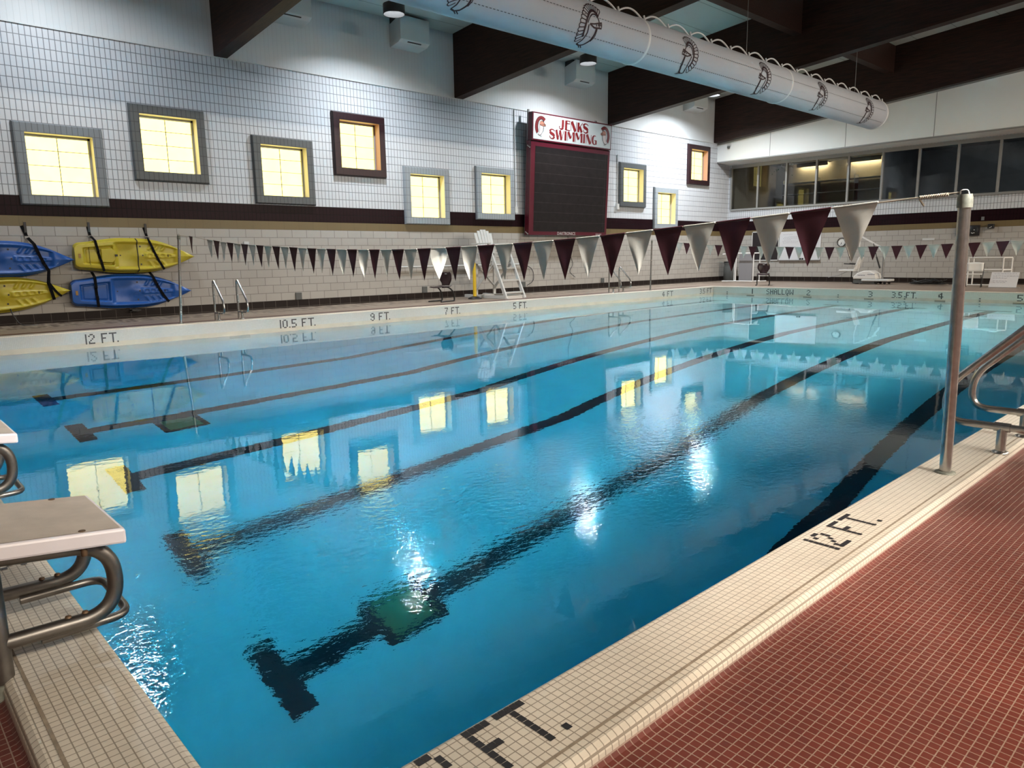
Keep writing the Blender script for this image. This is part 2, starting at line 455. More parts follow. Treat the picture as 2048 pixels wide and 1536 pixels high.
def water_mat():
    m = bpy.data.materials.new('pool_water'); m.use_nodes = True
    nt = m.node_tree; nt.nodes.clear(); N = nt.nodes.new; K = nt.links.new
    o = N('ShaderNodeOutputMaterial'); g = N('ShaderNodeBsdfGlass')
    g.inputs['IOR'].default_value = 1.333; g.inputs['Roughness'].default_value = 0.0
    g.inputs['Color'].default_value = (1, 1, 1, 1)
    a = N('ShaderNodeVolumeAbsorption'); a.inputs['Color'].default_value = (0.0, 0.74, 0.885, 1); a.inputs['Density'].default_value = 0.40
    K(g.outputs[0], o.inputs[0]); K(a.outputs[0], o.inputs[1])
    ge = N('ShaderNodeNewGeometry')
    d2 = N('ShaderNodeVectorMath'); d2.operation = 'DISTANCE'; d2.inputs[1].default_value = (2.5, 1.5, WZ)
    K(ge.outputs['Position'], d2.inputs[0])
    far = N('ShaderNodeMapRange'); far.inputs['From Min'].default_value = 3.0; far.inputs['From Max'].default_value = 12.0
    far.inputs['To Min'].default_value = 1.0; far.inputs['To Max'].default_value = 0.12
    K(d2.outputs['Value'], far.inputs['Value'])
    def noise(scale, detail, mscale=(1, 1, 1), rot=0):
        mp = N('ShaderNodeMapping'); mp.inputs['Scale'].default_value = mscale; mp.inputs['Rotation'].default_value = (0, 0, rot)
        K(ge.outputs['Position'], mp.inputs[0])
        t = N('ShaderNodeTexNoise'); t.inputs['Scale'].default_value = scale; t.inputs['Detail'].default_value = detail
        K(mp.outputs[0], t.inputs['Vector'])
        return t.outputs['Fac']
    def mul(x, k):
        mm = N('ShaderNodeMath'); mm.operation = 'MULTIPLY'; K(x, mm.inputs[0])
        if isinstance(k, float): mm.inputs[1].default_value = k
        else: K(k, mm.inputs[1])
        return mm.outputs[0]
    def add(x, y):
        mm = N('ShaderNodeMath'); mm.operation = 'ADD'; K(x, mm.inputs[0]); K(y, mm.inputs[1]); return mm.outputs[0]
    swell = mul(noise(0.9, 1.0, (1, 1, 1)), 3.0)
    chop = mul(mul(noise(4.0, 2.0, (1.0, 1.6, 1), 0.6), far.outputs[0]), 0.5)
    fine = mul(mul(noise(11.0, 2.0, (1.0, 1.5, 1), 0.4), far.outputs[0]), 0.45)
    # a second stirred streak along the near side
    sp = N('ShaderNodeSeparateXYZ'); K(ge.outputs['Position'], sp.inputs[0])
    st = N('ShaderNodeMapRange'); st.interpolation_type = 'SMOOTHSTEP'
    st.inputs['From Min'].default_value = 0.30; st.inputs['From Max'].default_value = 1.35
    st.inputs['To Min'].default_value = 1.0; st.inputs['To Max'].default_value = 0.0
    ab = N('ShaderNodeMath'); ab.operation = 'ABSOLUTE'
    sb_ = N('ShaderNodeMath'); sb_.operation = 'SUBTRACT'; sb_.inputs[1].default_value = 1.85
    K(sp.outputs['Y'], sb_.inputs[0]); K(sb_.outputs[0], ab.inputs[0]); K(ab.outputs[0], st.inputs['Value'])
    sx = N('ShaderNodeMapRange'); sx.interpolation_type = 'SMOOTHSTEP'
    sx.inputs['From Min'].default_value = 4.6; sx.inputs['From Max'].default_value = 7.5
    sx.inputs['To Min'].default_value = 1.0; sx.inputs['To Max'].default_value = 0.0
    K(sp.outputs['X'], sx.inputs['Value'])
    streak = mul(mul(mul(noise(17.0, 3.0, (1.0, 1.4, 1), 0.75), st.outputs[0]), sx.outputs[0]), 3.5)
    h = add(add(add(swell, chop), fine), streak)
    bp = N('ShaderNodeBump'); bp.inputs['Distance'].default_value = 0.0008; bp.inputs['Strength'].default_value = 1.0
    K(h, bp.inputs['Height']); K(bp.outputs[0], g.inputs['Normal'])
    return m
M_WATER = water_mat()
# ------------------------------------------------------------------ pool basin, water, coping
DEPTH = [(0, 3.66), (7.2, 3.66), (14.0, 1.75), (22.86, 1.07)]
def bed_z(x): return WZ - lerp_table(DEPTH, x)

basin = MB()
prof = [(x, bed_z(x)) for x in (0, 3.5, 7.2, 10.5, 14.0, 18.0, L)]
for (x0, z0), (x1, z1) in zip(prof, prof[1:]):
    basin.quad((x0, 0, z0), (x1, 0, z1), (x1, W, z1), (x0, W, z0))
    basin.quad((x0, 0, z0), (x1, 0, z1), (x1, 0, -0.34), (x0, 0, -0.34))
    basin.quad((x0, W, z0), (x1, W, z1), (x1, W, -0.34), (x0, W, -0.34))
basin.quad((0, 0, prof[0][1]), (0, W, prof[0][1]), (0, W, -0.34), (0, 0, -0.34))
basin.quad((L, 0, prof[-1][1]), (L, W, prof[-1][1]), (L, W, -0.34), (L, 0, -0.34))
pool = basin.build('pool_floor', M_POOL, kind='structure')

LANES = [1.80, 3.86, 5.83, 7.78, 9.73, 11.85]
for y in LANES:
    b = MB()
    xs = [1.62, 1.84, 3.5, 7.2, 10.5, 14.0, 18.0, L - 1.84, L - 1.62]
    for x0, x1 in zip(xs, xs[1:]):
        h = 0.42 if x1 - x0 < 0.3 else 0.125
        b.add([(x0, y - h, bed_z(x0) + .006), (x1, y - h, bed_z(x1) + .006), (x1, y + h, bed_z(x1) + .006), (x0, y + h, bed_z(x0) + .006)], [(0, 1, 2, 3)])
    b.build('lane_line', M_LANE, pool)
for y in (LANES[1], LANES[4] - 0.4):
    b = MB(); z = bed_z(2.9)
    b.cur = 0; b.box(2.60, y - 0.30, z + .004, 3.22, y + 0.30, z + .012)
    b.cur = 1; b.box(2.68, y - 0.23, z + .012, 3.14, y + 0.23, z + .020)
    b.build('floor_drain', [M_LANE, M_DRAIN], pool)
# recessed hand and foot holds in the far pool wall below the ladder
b = MB()
for k in range(4):
    z = WZ - 0.06 - k*0.14
    b.box(5.16, W - 0.012, z - 0.02, 5.58, W + 0.02, z + 0.02)
b.build('step_recess', M_GREYPLATE, pool)

wb = MB()
wz0 = -4.1
wb.box(-0.02, -0.02, wz0, L + 0.02, W + 0.02, WZ)
water = wb.build('pool_water', M_WATER, kind='structure')
for p in water.data.polygons: p.use_smooth = False

# coping: one profile swept round the pool, (distance outwards, height)
CP = [(0.0, -0.36), (0.0, -0.014), (0.004, -0.004), (0.014, 0.0), (0.262, -0.001), (0.276, -0.008), (0.283, -0.022), (0.284, -0.034)]
def ring(d, z): return [(-d, -d, z), (L + d, -d, z), (L + d, W + d, z), (-d, W + d, z)]
cop = MB()
R = [ring(d, z) for d, z in CP]
for i in range(len(R) - 1):
    for k in range(4):
        kk = (k + 1) % 4
        cop.cur = 0
        if i == 0:
            cop.cur = 2 if k in (1, 3) else 1
        cop.quad(R[i][k], R[i][kk], R[i + 1][kk], R[i + 1][k])
# waterline stain band just above the water on the far and end faces
coping = cop.build('pool_coping', [M_COPING, M_COPFACE, M_COPFACE_Y], kind='structure')
b = MB()
def stain(z0, z1):
    b.quad((0, W - .0015, z0), (L, W - .0015, z0), (L, W - .0015, z1), (0, W - .0015, z1))
    b.quad((L - .0015, 0, z0), (L - .0015, W, z0), (L - .0015, W, z1), (L - .0015, 0, z1))
    b.quad((0, .0015, z0), (L, .0015, z0), (L, .0015, z1), (0, .0015, z1))
    b.quad((.0015, 0, z0), (.0015, W, z0), (.0015, W, z1), (.0015, 0, z1))
stain(WZ - .03, WZ + .085)
b.build('waterline_stain', M_SCUM, coping)
b = MB()
r0, r1 = ring(.2275, .0008), ring(.2365, .0008)
for k in range(4): b.quad(r0[k], r0[(k + 1) % 4], r1[(k + 1) % 4], r1[k])
b.build('expansion_joint', M_JOINTSAND, coping)
# red cove tile where coping meets the deck
b = MB()
CV = [(0.284, -0.034), (0.288, -0.040), (0.296, -0.0455), (0.312, -0.048), (0.34, -0.0485)]
R = [ring(d, z) for d, z in CV]
DECK = -0.0485
for i in range(len(R) - 1):
    for k in range(4):
        b.quad(R[i][k], R[i][(k + 1) % 4], R[i + 1][(k + 1) % 4], R[i + 1][k])
b.build('cove_tile', M_REDTILE, coping)

# decks
e = 0.34
b = MB()
b.quad((NX, NY, DECK), (WX, NY, DECK), (WX, -e, DECK), (NX, -e, DECK))
b.quad((NX, -e, DECK), (-e, -e, DECK), (-e, W + e, DECK), (NX, W + e, DECK))
b.build('floor', M_REDTILE, kind='structure')
FD = -0.027            # far and end decks lie almost level with the coping
b = MB(); b.cur = 0
b.quad((NX, W + .28, FD), (L + .28, W + .28, FD), (L + .28, 13.92, FD), (NX, 13.92, FD))
b.cur = 1
b.quad((NX, 13.92, FD), (L + .28, 13.92, FD), (L + .28, 14.85, FD), (NX, 14.85, FD))
b.quad((L + .28, -e, FD), (WX, -e, FD), (WX, 14.85, FD), (L + .28, 14.85, FD))
b.cur = 2
b.quad((NX, 14.85, FD), (WX, 14.85, FD), (WX, WY, FD), (NX, WY, FD))
b.build('floor_far', [M_REDSTRIP, M_TANDECK, M_SPECK], kind='structure')
b = MB(); b.cur = 0
b.quad((NX - 1, NY - 1, -4.3), (WX + 1, NY - 1, -4.3), (WX + 1, WY + 1, -4.3), (NX - 1, WY + 1, -4.3))
b.build('floor_slab', M_PLAIN, kind='structure')

# mosaic lettering ---------------------------------------------------------
GLY = {'1': ['1', '1', '1', '1', '1', '1', '1'],
 '2': ['0110', '1001', '0001', '0010', '0100', '1000', '1111'],
 '3': ['1110', '0001', '0001', '0110', '0001', '0001', '1110'],
 '4': ['0010', '0110', '1010', '1010', '1111', '0010', '0010'],
 '5': ['1111', '1000', '1000', '1110', '0001', '0001', '1110'],
 '6': ['0110', '1001', '1000', '1110', '1001', '1001', '0110'],
 '7': ['1111', '0001', '0010', '0010', '0100', '0100', '0100'],
 '9': ['0110', '1001', '1001', '0111', '0001', '1001', '0110'],
 '0': ['0110', '1001', '1001', '1001', '1001', '1001', '0110'],
 'F': ['1111', '1000', '1000', '1110', '1000', '1000', '1000'],
 'T': ['11111', '00100', '00100', '00100', '00100', '00100', '00100'],
 'S': ['0111', '1000', '1000', '0110', '0001', '0001', '1110'],
 'H': ['1001', '1001', '1001', '1111', '1001', '1001', '1001'],
 'A': ['0110', '1001', '1001', '1111', '1001', '1001', '1001'],
 'L': ['1000', '1000', '1000', '1000', '1000', '1000', '1111'],
 'O': ['0110', '1001', '1001', '1001', '1001', '1001', '0110'],
 'W': ['10001', '10001', '10001', '10101', '10101', '11011', '10001'],
 '.': ['0', '0', '0', '0', '0', '0', '1'], ' ': ['00'] * 7}
def cells(text):
    out = []; x = 0
    for i, ch in enumerate(text):
        g = GLY[ch]
        for r, row in enumerate(g):
            for c, v in enumerate(row):
                if v == '1': out.append((x + c, r))
        x += len(g[0]) + (0 if ch == 'T' and text[i+1:i+2] == '.' else 1)
    return out, x - 1
def mosaic(text, origin, right, down, width=None, cw=IN, ch=IN):
    cs, n = cells(text)
    if width: cw = width/n
    o = Vector(origin); rt = Vector(right); dn = Vector(down)
    nrm = rt.cross(dn)
    b = MB(); g = 0.03
    for c, r in cs:
        p = [o + rt*((c + a)*cw) + dn*((r + d)*ch) for a, d in ((g, g), (1 - g, g), (1 - g, 1 - g), (g, 1 - g))]
        b.add(p, [(0, 1, 2, 3)])
    return b.build('depth_marking', M_BLACKTILE, coping, label='black mosaic tile marking reading ' + text.strip())
zt = -0.055
FACE = W - 0.0025
for t, x0, x1 in (('12 FT.', 2.63, 3.16), ('10.5 FT.', 6.23, 7.04), ('9 FT.', 8.42, 8.95), ('7 FT.', 10.56, 11.05), ('5 FT.', 12.90, 13.42), ('4 FT', 19.72, 20.34), ('3.5 FT', 21.97, 22.74)):
    mosaic(t, (x0, FACE, zt), (1, 0, 0), (0, 0, -1), x1 - x0)
EF = L - 0.0025
for t, y0, y1 in (('1', 11.50, 11.46), ('SHALLOW', 10.96, 10.00), ('2', 9.55, 9.43), ('3', 7.60, 7.48), ('3.5 FT.', 6.92, 6.23), ('4', 5.65, 5.52), ('5', 3.73, 3.60), ('6', 1.80, 1.67)):
    mosaic(t, (EF, y0, zt), (0, -1, 0), (0, 0, -1), y0 - y1)
# near coping, read from the deck (up = towards the pool)
mosaic('12 FT.', (2.283, -0.040, .0012), (1, 0, 0), (0, -1, 0), 0.455, ch=0.0212)
mosaic('12 FT.', (0.300, -0.012, .0012), (1, 0, 0), (0, -1, 0), 0.425, ch=0.0252)
# lane digit on the deep end coping
mosaic('6', (-0.046, 2.09, .0012), (0, -1, 0), (-1, 0, 0), 0.105, ch=0.0212)
# small dark tiles: lane-rope eyes and scupper grilles on the end wall
b = MB()
for y in (12.45, 8.52, 10.2, 6.55, 4.6, 2.75):
    for z in (-0.19, -0.255):
        b.box(EF - .01, y - .02, z - .014, L + .004, y + .02, z + .014)
b.build('lane_rope_eye', M_GREYPLATE, coping)
b = MB()
for y in (11.55, 9.52, 7.58, 5.6, 3.68):
    b.box(EF - .006, y - .14, WZ - .03, L + .004, y + .14, WZ + .03)
b.build('skimmer_plate', M_SKIM, coping)

# ------------------------------------------------------------------ long wall with nine square windows
K = 0.9942
WINS = [  # outer x0, x1, z0, z1 on the wall plane (pixel measured), surround
 (2.72, 4.46, 2.575, 4.31, 'mid'), (5.09, 6.83, 3.23, 4.965, 'dark'), (8.03, 9.78, 2.79, 4.54, 'dark'),
 (10.435, 12.185, 3.675, 5.43, 'maroon'), (12.82, 14.57, 2.33, 4.095, 'light'), (15.715, 17.51, 2.54, 4.30, 'light'),
 (23.37, 25.15, 3.245, 4.975, 'dark'), (25.72, 27.53, 2.395, 4.115, 'light'), (28.20, 30.03, 4.39, 6.135, 'maroon')]
S = 0.9144
HOLES = []
PR = 0.10
def toward(v, i):   # slide a wall-plane reading towards the camera onto the face of the surround
    return CAM[i] + (v - CAM[i])*K
for (x0, x1, z0, z1, c) in WINS:
    xc, zc = (x0 + x1)/2*S, (z0 + z1)/2*S
    xc, zc = toward(xc, 0), toward(zc, 2)
    HOLES.append((xc, zc, c))
HO, HI = 0.80, 0.60
ZB = [-0.06, BZ, 1.925, 2.127, 2.52, 5.78, 7.75]
def wall_grid(xs, zs, skip, slot, P):
    b = MB()
    for i in range(len(xs) - 1):
        for j in range(len(zs) - 1):
            xm, zm = (xs[i] + xs[i + 1])/2, (zs[j] + zs[j + 1])/2
            if skip(xm, zm): continue
            b.cur = slot(zm)
            b.quad(P(xs[i], zs[j]), P(xs[i + 1], zs[j]), P(xs[i + 1], zs[j + 1]), P(xs[i], zs[j + 1]))
    return b
xs = sorted({NX, WX} | {x + s*HI for x, z, c in HOLES for s in (-1, 1)})
zs = sorted(set(ZB) | {z + s*HI for x, z, c in HOLES for s in (-1, 1)})
def slot(z):
    for i, t in enumerate(ZB[1:]):
        if z < t: return max(0, i - 1) if i else 0
    return 4
wl = wall_grid(xs, zs, lambda x, z: any(abs(x - a) < HI and abs(z - c) < HI for a, c, _ in HOLES), slot, lambda x, z: (x, WY, z))
wall_left = wl.build('wall_left', [M_BLOCK, M_TAN, M_MAROONBLK, M_SCORED, M_UPPANEL], kind='structure')
# closing back of the wall
b = MB(); b.quad((NX, WY + 0.5, -1), (WX, WY + 0.5, -1), (WX, WY + 0.5, 8), (NX, WY + 0.5, 8))
b.build('wall_left_back', M_PLAIN, kind='structure')
b = MB(); b.box(NX, WY - 0.012, -0.05, WX, WY, BZ); b.build('baseboard_left', M_BASE, kind='structure')
b = MB(); b.box(NX, WY - 0.03, 5.765, WX, WY + .01, 5.79); b.build('trim_1', M_CREAMBOX, kind='structure')

for n, (xc, zc, c) in enumerate(HOLES, 1):
    w = bpy.data.objects.new('window_%d' % n, None); COL.objects.link(w)
    w.location = (xc, WY, zc); w['kind'] = 'structure'
    b = MB(); yf = WY - PR; bv = 0.05
    o4 = lambda h, y: [(xc - h, y, zc - h), (xc + h, y, zc - h), (xc + h, y, zc + h), (xc - h, y, zc + h)]
    rings = [o4(HO, WY - .0), o4(HO, WY - 0.045), o4(HO - .025, yf), o4(HI, yf)]
    for r0, r1 in zip(rings, rings[1:]):
        for k in range(4): b.quad(r0[k], r0[(k + 1) % 4], r1[(k + 1) % 4], r1[k])
    b.build('surround', M_SUR[c], w)
    b = MB(); yp = WY + 0.17
    r0, r1 = o4(HI, yf), o4(HI, yp)
    for k in range(4): b.quad(r0[k], r0[(k + 1) % 4], r1[(k + 1) % 4], r1[k])
    b.build('reveal', M_REVEAL_M if c == 'maroon' else M_REVEAL, w)
    b = MB()
    for s in (-1, 1):
        b.box(xc + s*HI, yp - .04, zc - HI, xc + s*(HI - .045), yp + .02, zc + HI)
        b.box(xc - HI, yp - .04, zc + s*HI, xc + HI, yp + .02, zc + s*(HI - (.045 if s > 0 else .02)))
    b.build('frame', M_FRAMEGREY, w)
    b = MB()
    b.box(xc - .006, yp - .012, zc - HI, xc + .006, yp + .01, zc + HI)
    for k in (-1, 0, 1): b.box(xc - HI, yp - .012, zc + k*HI*.5 - .005, xc + HI, yp + .01, zc + k*HI*.5 + .005)
    b.build('glazing_bar', M_GLZBAR, w)
    b = MB(); b.box(xc - HI, yp, zc - HI, xc + HI, yp + .05, zc + HI)
    b.build('pane', M_PANE, w)

# ------------------------------------------------------------------ end wall with the window strip
EWZ0, EWZ1 = 3.03, 4.93
EY1 = 16.03; EY0 = -0.9; NP = 13; PW = (EY1 - 5.95)/8
ysp = [EY1 - i*PW for i in range(NP + 1)]
EY0 = ysp[-1]
zsE = sorted(set(ZB[:5]) | {EWZ0, EWZ1, 5.1, 11.0})
ysE = [NY, EY0, EY1, WY]
def slotE(z):
    return 0 if z < 1.925 else 1 if z < 2.127 else 2 if z < 2.52 else 3
we = wall_grid(ysE, zsE, lambda y, z: EY0 < y < EY1 and EWZ0 < z < EWZ1, slotE, lambda y, z: (WX, y, z))
we.build('wall_end', [M_BLOCK_Y, M_TAN_Y, M_MAROONBLK_Y, M_SCORED_Y], kind='structure')
b = MB(); b.box(WX - .012, NY, -.05, WX, WY, BZ); b.build('baseboard_end', M_BASE_Y, kind='structure')
w = bpy.data.objects.new('window_10', None); COL.objects.link(w); w.location = (WX, (EY0 + EY1)/2, EWZ0); w['kind'] = 'structure'
b = MB()
b.box(WX - .02, EY0, EWZ0, WX + .09, EY1, EWZ0 + .05); b.box(WX - .02, EY0, EWZ1 - .13, WX + .09, EY1, EWZ1)
b.build('frame', M_FRAMEGREY, w)
for y in ysp:
    b = MB(); b.box(WX - .03, y - .035, EWZ0 + .04, WX + .09, y + .035, EWZ1 - .1); b.build('mullion', M_FRAMEGREY, w)
for y0, y1 in zip(ysp, ysp[1:]):
    b = MB(); b.quad((WX + .03, y0, EWZ0), (WX + .03, y1, EWZ0), (WX + .03, y1, EWZ1), (WX + .03, y0, EWZ1)); b.build('pane', M_GLASS, w)
b = MB(); b.box(WX - .05, EY0, EWZ0 - .03, WX + .05, EY1, EWZ0); b.build('trim_2', M_FRAMEGREY, kind='structure')
# soffit box over the strip
SX = 27.95
b = MB(); b.cur = 0
yN = RIDGE
def sof(y0, y1):
    zt0, zt1 = beam_z(y0) + .25, beam_z(y1) + .25
    b.add([(SX, y0, 5.0), (SX, y1, 5.0), (SX, y1, zt1), (SX, y0, zt0)], [(0, 1, 2, 3)])
    b.add([(SX, y0, 5.0), (SX, y1, 5.0), (WX, y1, 4.95), (WX, y0, 4.95)], [(0, 1, 2, 3)])
sof(RIDGE, WY); sof(NY, RIDGE)
b.cur = 1
for y in (13.76, 10.75, 7.74, 4.72, 1.7):
    b.box(SX - .003, y - .008, 5.0, SX + .003, y + .008, beam_z(y) + .2)
b.build('ceiling_soffit', [M_SOFFIT, M_JOINT], kind='structure')
b = MB(); b.bar((SX - .02, WY, beam_z(WY) + .02), (SX - .02, RIDGE, beam_z(RIDGE) + .02), .05, .16); b.build('trim_3', M_FRAMEGREY, kind='structure')
b = MB(); b.box(SX - .015, NY, 4.985, SX + .06, WY, 5.03); b.build('trim_4', M_FRAMEGREY, kind='structure')

# the room behind the glass
RX = 33.2
b = MB(); b.cur = 0
b.quad((RX, 9.9, 2.9), (RX, WY, 2.9), (RX, WY, 5.2), (RX, 9.9, 5.2))
b.quad((WX + .1, WY, 2.9), (RX, WY, 2.9), (RX, WY, 5.2), (WX + .1, WY, 5.2))
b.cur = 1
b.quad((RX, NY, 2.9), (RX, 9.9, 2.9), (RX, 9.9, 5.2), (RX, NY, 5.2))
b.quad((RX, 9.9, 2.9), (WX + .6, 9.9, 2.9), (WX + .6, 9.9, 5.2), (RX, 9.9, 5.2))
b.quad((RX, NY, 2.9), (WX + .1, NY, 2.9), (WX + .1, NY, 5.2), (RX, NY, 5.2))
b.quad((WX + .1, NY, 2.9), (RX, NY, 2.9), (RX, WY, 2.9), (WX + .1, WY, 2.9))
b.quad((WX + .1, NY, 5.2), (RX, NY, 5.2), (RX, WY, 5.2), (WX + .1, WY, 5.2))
b.build('wall_room', [M_ROOM, M_ROOMDK], kind='structure')
for y in (14.3, 12.0):
    t = thing('strip_light', 'warm strip light glowing behind the %s pane of the high window strip' % ('second' if y > 13 else 'fourth'), 'lamp', (RX - .2, y, 5.1))
    b = MB(); b.box(RX - .30, y - .72, 5.02, RX - .27, y + .72, 5.17); b.box(RX - .30, y - .72, 5.15, RX - .03, y + .72, 5.18); b.build('housing', M_ROOM, t)
    b = MB(); b.box(RX - .20, y - .65, 5.06, RX - .12, y + .65, 5.12); b.build('tube', M_STRIP, t)
t = thing('strip_light', 'added unseen dim strip light brightening the darker part of the room behind the high window strip', 'lamp', (29.65, 5.0, 5.1))  # added lamp, hidden above the glass, that lifts the dark room
b = MB(); b.box(29.55, 2.5, 5.13, 29.75, 9.0, 5.18); b.build('housing', M_WHITE, t)
b = MB(); b.box(29.57, 2.5, 5.09, 29.73, 9.0, 5.13); b.build('tube', M_STRIPFILL, t)
t = thing('shelf_unit', 'pale shelving seen through the lit panes of the high window strip', 'shelf', (RX - .2, 13.0, 2.9))
for z in (3.35, 3.8, 4.3):
    b = MB(); b.box(RX - .42, 10.6, z, RX - .02, 15.6, z + .04); b.build('shelf_board', M_WHITE, t)
for y in (10.6, 12.3, 14.0, 15.6):
    b = MB(); b.box(RX - .42, y - .02, 2.9, RX - .02, y + .02, 4.5); b.build('upright', M_FRAMEGREY, t)
t = thing('hanging_plant', 'green hanging plant behind the second pane of the high window strip', 'plant', (30.3, 14.35, 5.2))
b = MB(); b.lathe([(.02, 4.95), (.14, 4.97), (.17, 5.12), (.15, 5.13)], (30.3, 14.35, 0), 12); b.build('pot', M_ROOMDK, t)
b = MB()
for k in range(90):
    a = random.uniform(0, 6.283); r = random.uniform(.05, .42); z = 5.0 - r*random.uniform(.2, 1.5) + .1
    p = Vector((30.3 + r*math.cos(a), 14.35 + r*1.3*math.sin(a), z)); d = Vector((random.uniform(-1, 1), random.uniform(-1, 1), random.uniform(-.7, .3))).normalized()*.09
    s = d.cross(Vector((0, 0, 1))).normalized()*.03
    b.add([p, p + d*.5 + s, p + d, p + d*.5 - s], [(0, 1, 2, 3)])
b.build('foliage', M_LEAF, t)

# ------------------------------------------------------------------ the walls behind the camera
b = MB()
b.quad((NX, NY, -.1), (WX, NY, -.1), (WX, NY, 11), (NX, NY, 11)); b.build('wall_near', M_PLAIN, kind='structure')
b = MB()
b.quad((NX, NY, -.1), (NX, WY, -.1), (NX, WY, 11), (NX, NY, 11)); b.build('wall_deep', M_PLAIN, kind='structure')

# ------------------------------------------------------------------ roof
b = MB()
b.quad((NX, WY, roof_z(WY)), (WX, WY, roof_z(WY)), (WX, RIDGE, roof_z(RIDGE)), (NX, RIDGE, roof_z(RIDGE)))
b.quad((NX, NY, roof_z(NY)), (WX, NY, roof_z(NY)), (WX, RIDGE, roof_z(RIDGE)), (NX, RIDGE, roof_z(RIDGE)))
b.build('ceiling', M_CEIL, kind='structure')
BX = [-0.46, 6.57, 13.59, 20.61, 27.62]
for x in BX:
    b = MB()
    for y0, y1 in ((RIDGE, WY - .01), (NY + .01, RIDGE)):
        p = [(x, y0, beam_z(y0)), (x, y1, beam_z(y1)), (x, y1, roof_z(y1)), (x, y0, roof_z(y0))]
        q = [(x + .30, y, z) for _, y, z in p]
        b.add(p + q, [(0, 1, 2, 3), (7, 6, 5, 4), (0, 4, 5, 1), (1, 5, 6, 2), (2, 6, 7, 3), (3, 7, 4, 0)])
    b.build('roof_beam', M_WOOD, kind='structure')
for x0, x1 in zip(BX, BX[1:]):
    for y in (9.2, 2.3, -4.6):
        b = MB(); b.box(x0 + .30, y - .13, beam_z(y) + .88, x1, y + .13, roof_z(y)); b.build('purlin_beam', M_WOOD, kind='structure')
# ------------------------------------------------------------------ floodlights
def flood(x, y, power, col, label, depth=0.10, R=0.26):
    z1 = roof_z(y); z0 = 6.93
    t = thing('floodlight', label, 'lamp', (x, y, z0))
    b = MB(); b.lathe([(R, 0.0), (R, .22), (R*.6, .27), (.03, .28)], (x, y, z0), 20, caps=False); b.build('housing', M_CANBLACK, t)
    b = MB(); b.lathe([(R - .012, 0.0), (R - .012, depth + .02)], (x, y, z0), 20, caps=False); b.build('baffle', M_CANIN, t)
    b = MB(); b.cyl((x, y, z0 + .28), (x, y, z1 - .004), .018, 8); b.build('stem', M_CANBLACK, t)
    ld = bpy.data.lights.new('floodlight_lamp', 'AREA'); ld.shape = 'DISK'; ld.size = 2*(R - .03)
    ld.energy = power; ld.color = col
    lo = bpy.data.objects.new('floodlight_lamp', ld); COL.objects.link(lo); lo.parent = t
    lo.location = (0, 0, depth)
    return t
FL = [('floodlight hung over the kayak side of the pool, nearest the deep end', 3.2), ('small black floodlight beside the pale wall box between the first two roof beams', 10.2),
      ('small black floodlight beside the pale wall box above the scoreboard', 17.25), ('black floodlight high in the last roof bay before the end wall', 24.26)]
for (lab, x), dp in zip(FL, (.05, .155, .124, .100)): flood(x, 14.15, LAMP_FAR*(1.8 if x > 20 else .38 if x < 5 else 1.0), (0.90, 0.95, 1.0), lab, dp)
for x in (-2.8, 3.2, 10.2, 17.25, 24.26):
    t = thing('lamp_panel', 'long lamp panel over the near deck, behind the viewer', 'lamp', (x, -9.2, 7.0), 'lamp panels over the near deck')
    b = MB(); b.box(x - 2.2, -9.6, 7.0, x + 2.2, -8.8, 7.12); b.build('housing', M_WHITE, t)
    for xx in (x - 1.8, x + 1.8):
        b = MB(); b.cyl((xx, -9.2, 7.12), (xx, -9.2, roof_z(-9.2) - .004), .012, 6); b.build('suspension_rod', M_GALV, t)
    ld = bpy.data.lights.new('lamp_panel_light', 'AREA'); ld.shape = 'RECTANGLE'; ld.size = 4.2; ld.size_y = .7
    ld.energy = LAMP_NEAR*(2.0 if x > 15 else .4 if x < 0 else 1.0); ld.color = (1.0, 0.88, 0.72);
    lo = bpy.data.objects.new('lamp_panel_light', ld); COL.objects.link(lo); lo.parent = t; lo.location = (0, 0, -.012); lo.rotation_euler = (math.radians(38), 0, 0); ld.spread = math.radians(150)
for x in (2.6, 5.6, 9.0, 12.4, 15.8, 19.2):  # added floodlights out of view, narrowed to brighten only the pool
    t = thing('fill_floodlight', 'added unseen round floodlight behind the viewer, aimed to brighten the pool', 'lamp', (x, -7.8, 7.0), 'added fill floodlights over the near deck')
    ax = Vector((0, math.cos(math.radians(30)), -math.sin(math.radians(30)))); c0 = Vector((x, -7.8, 7.0))
    b = MB(); b.tube([c0 - ax*.3, c0 - ax*.28, c0 - ax*.06, c0 + ax*.02], [.12, .3, .53, .54], 20, caps=False); b.build('housing', M_CANBLACK, t)
    b = MB(); b.cyl(c0 - ax*.3, (x, (c0 - ax*.3).y, roof_z(-8.06) - .02), .02, 6); b.build('stem', M_GALV, t)
    ld = bpy.data.lights.new('fill_floodlight_lamp', 'AREA'); ld.shape = 'DISK'; ld.size = 1.0; ld.spread = math.radians(30)
    ld.energy = FILL_POOL; ld.color = (1.0, 0.97, 0.92)
    lo = bpy.data.objects.new('fill_floodlight_lamp', ld); COL.objects.link(lo); lo.parent = t; lo.rotation_euler = (math.radians(90 - 30), 0, 0)
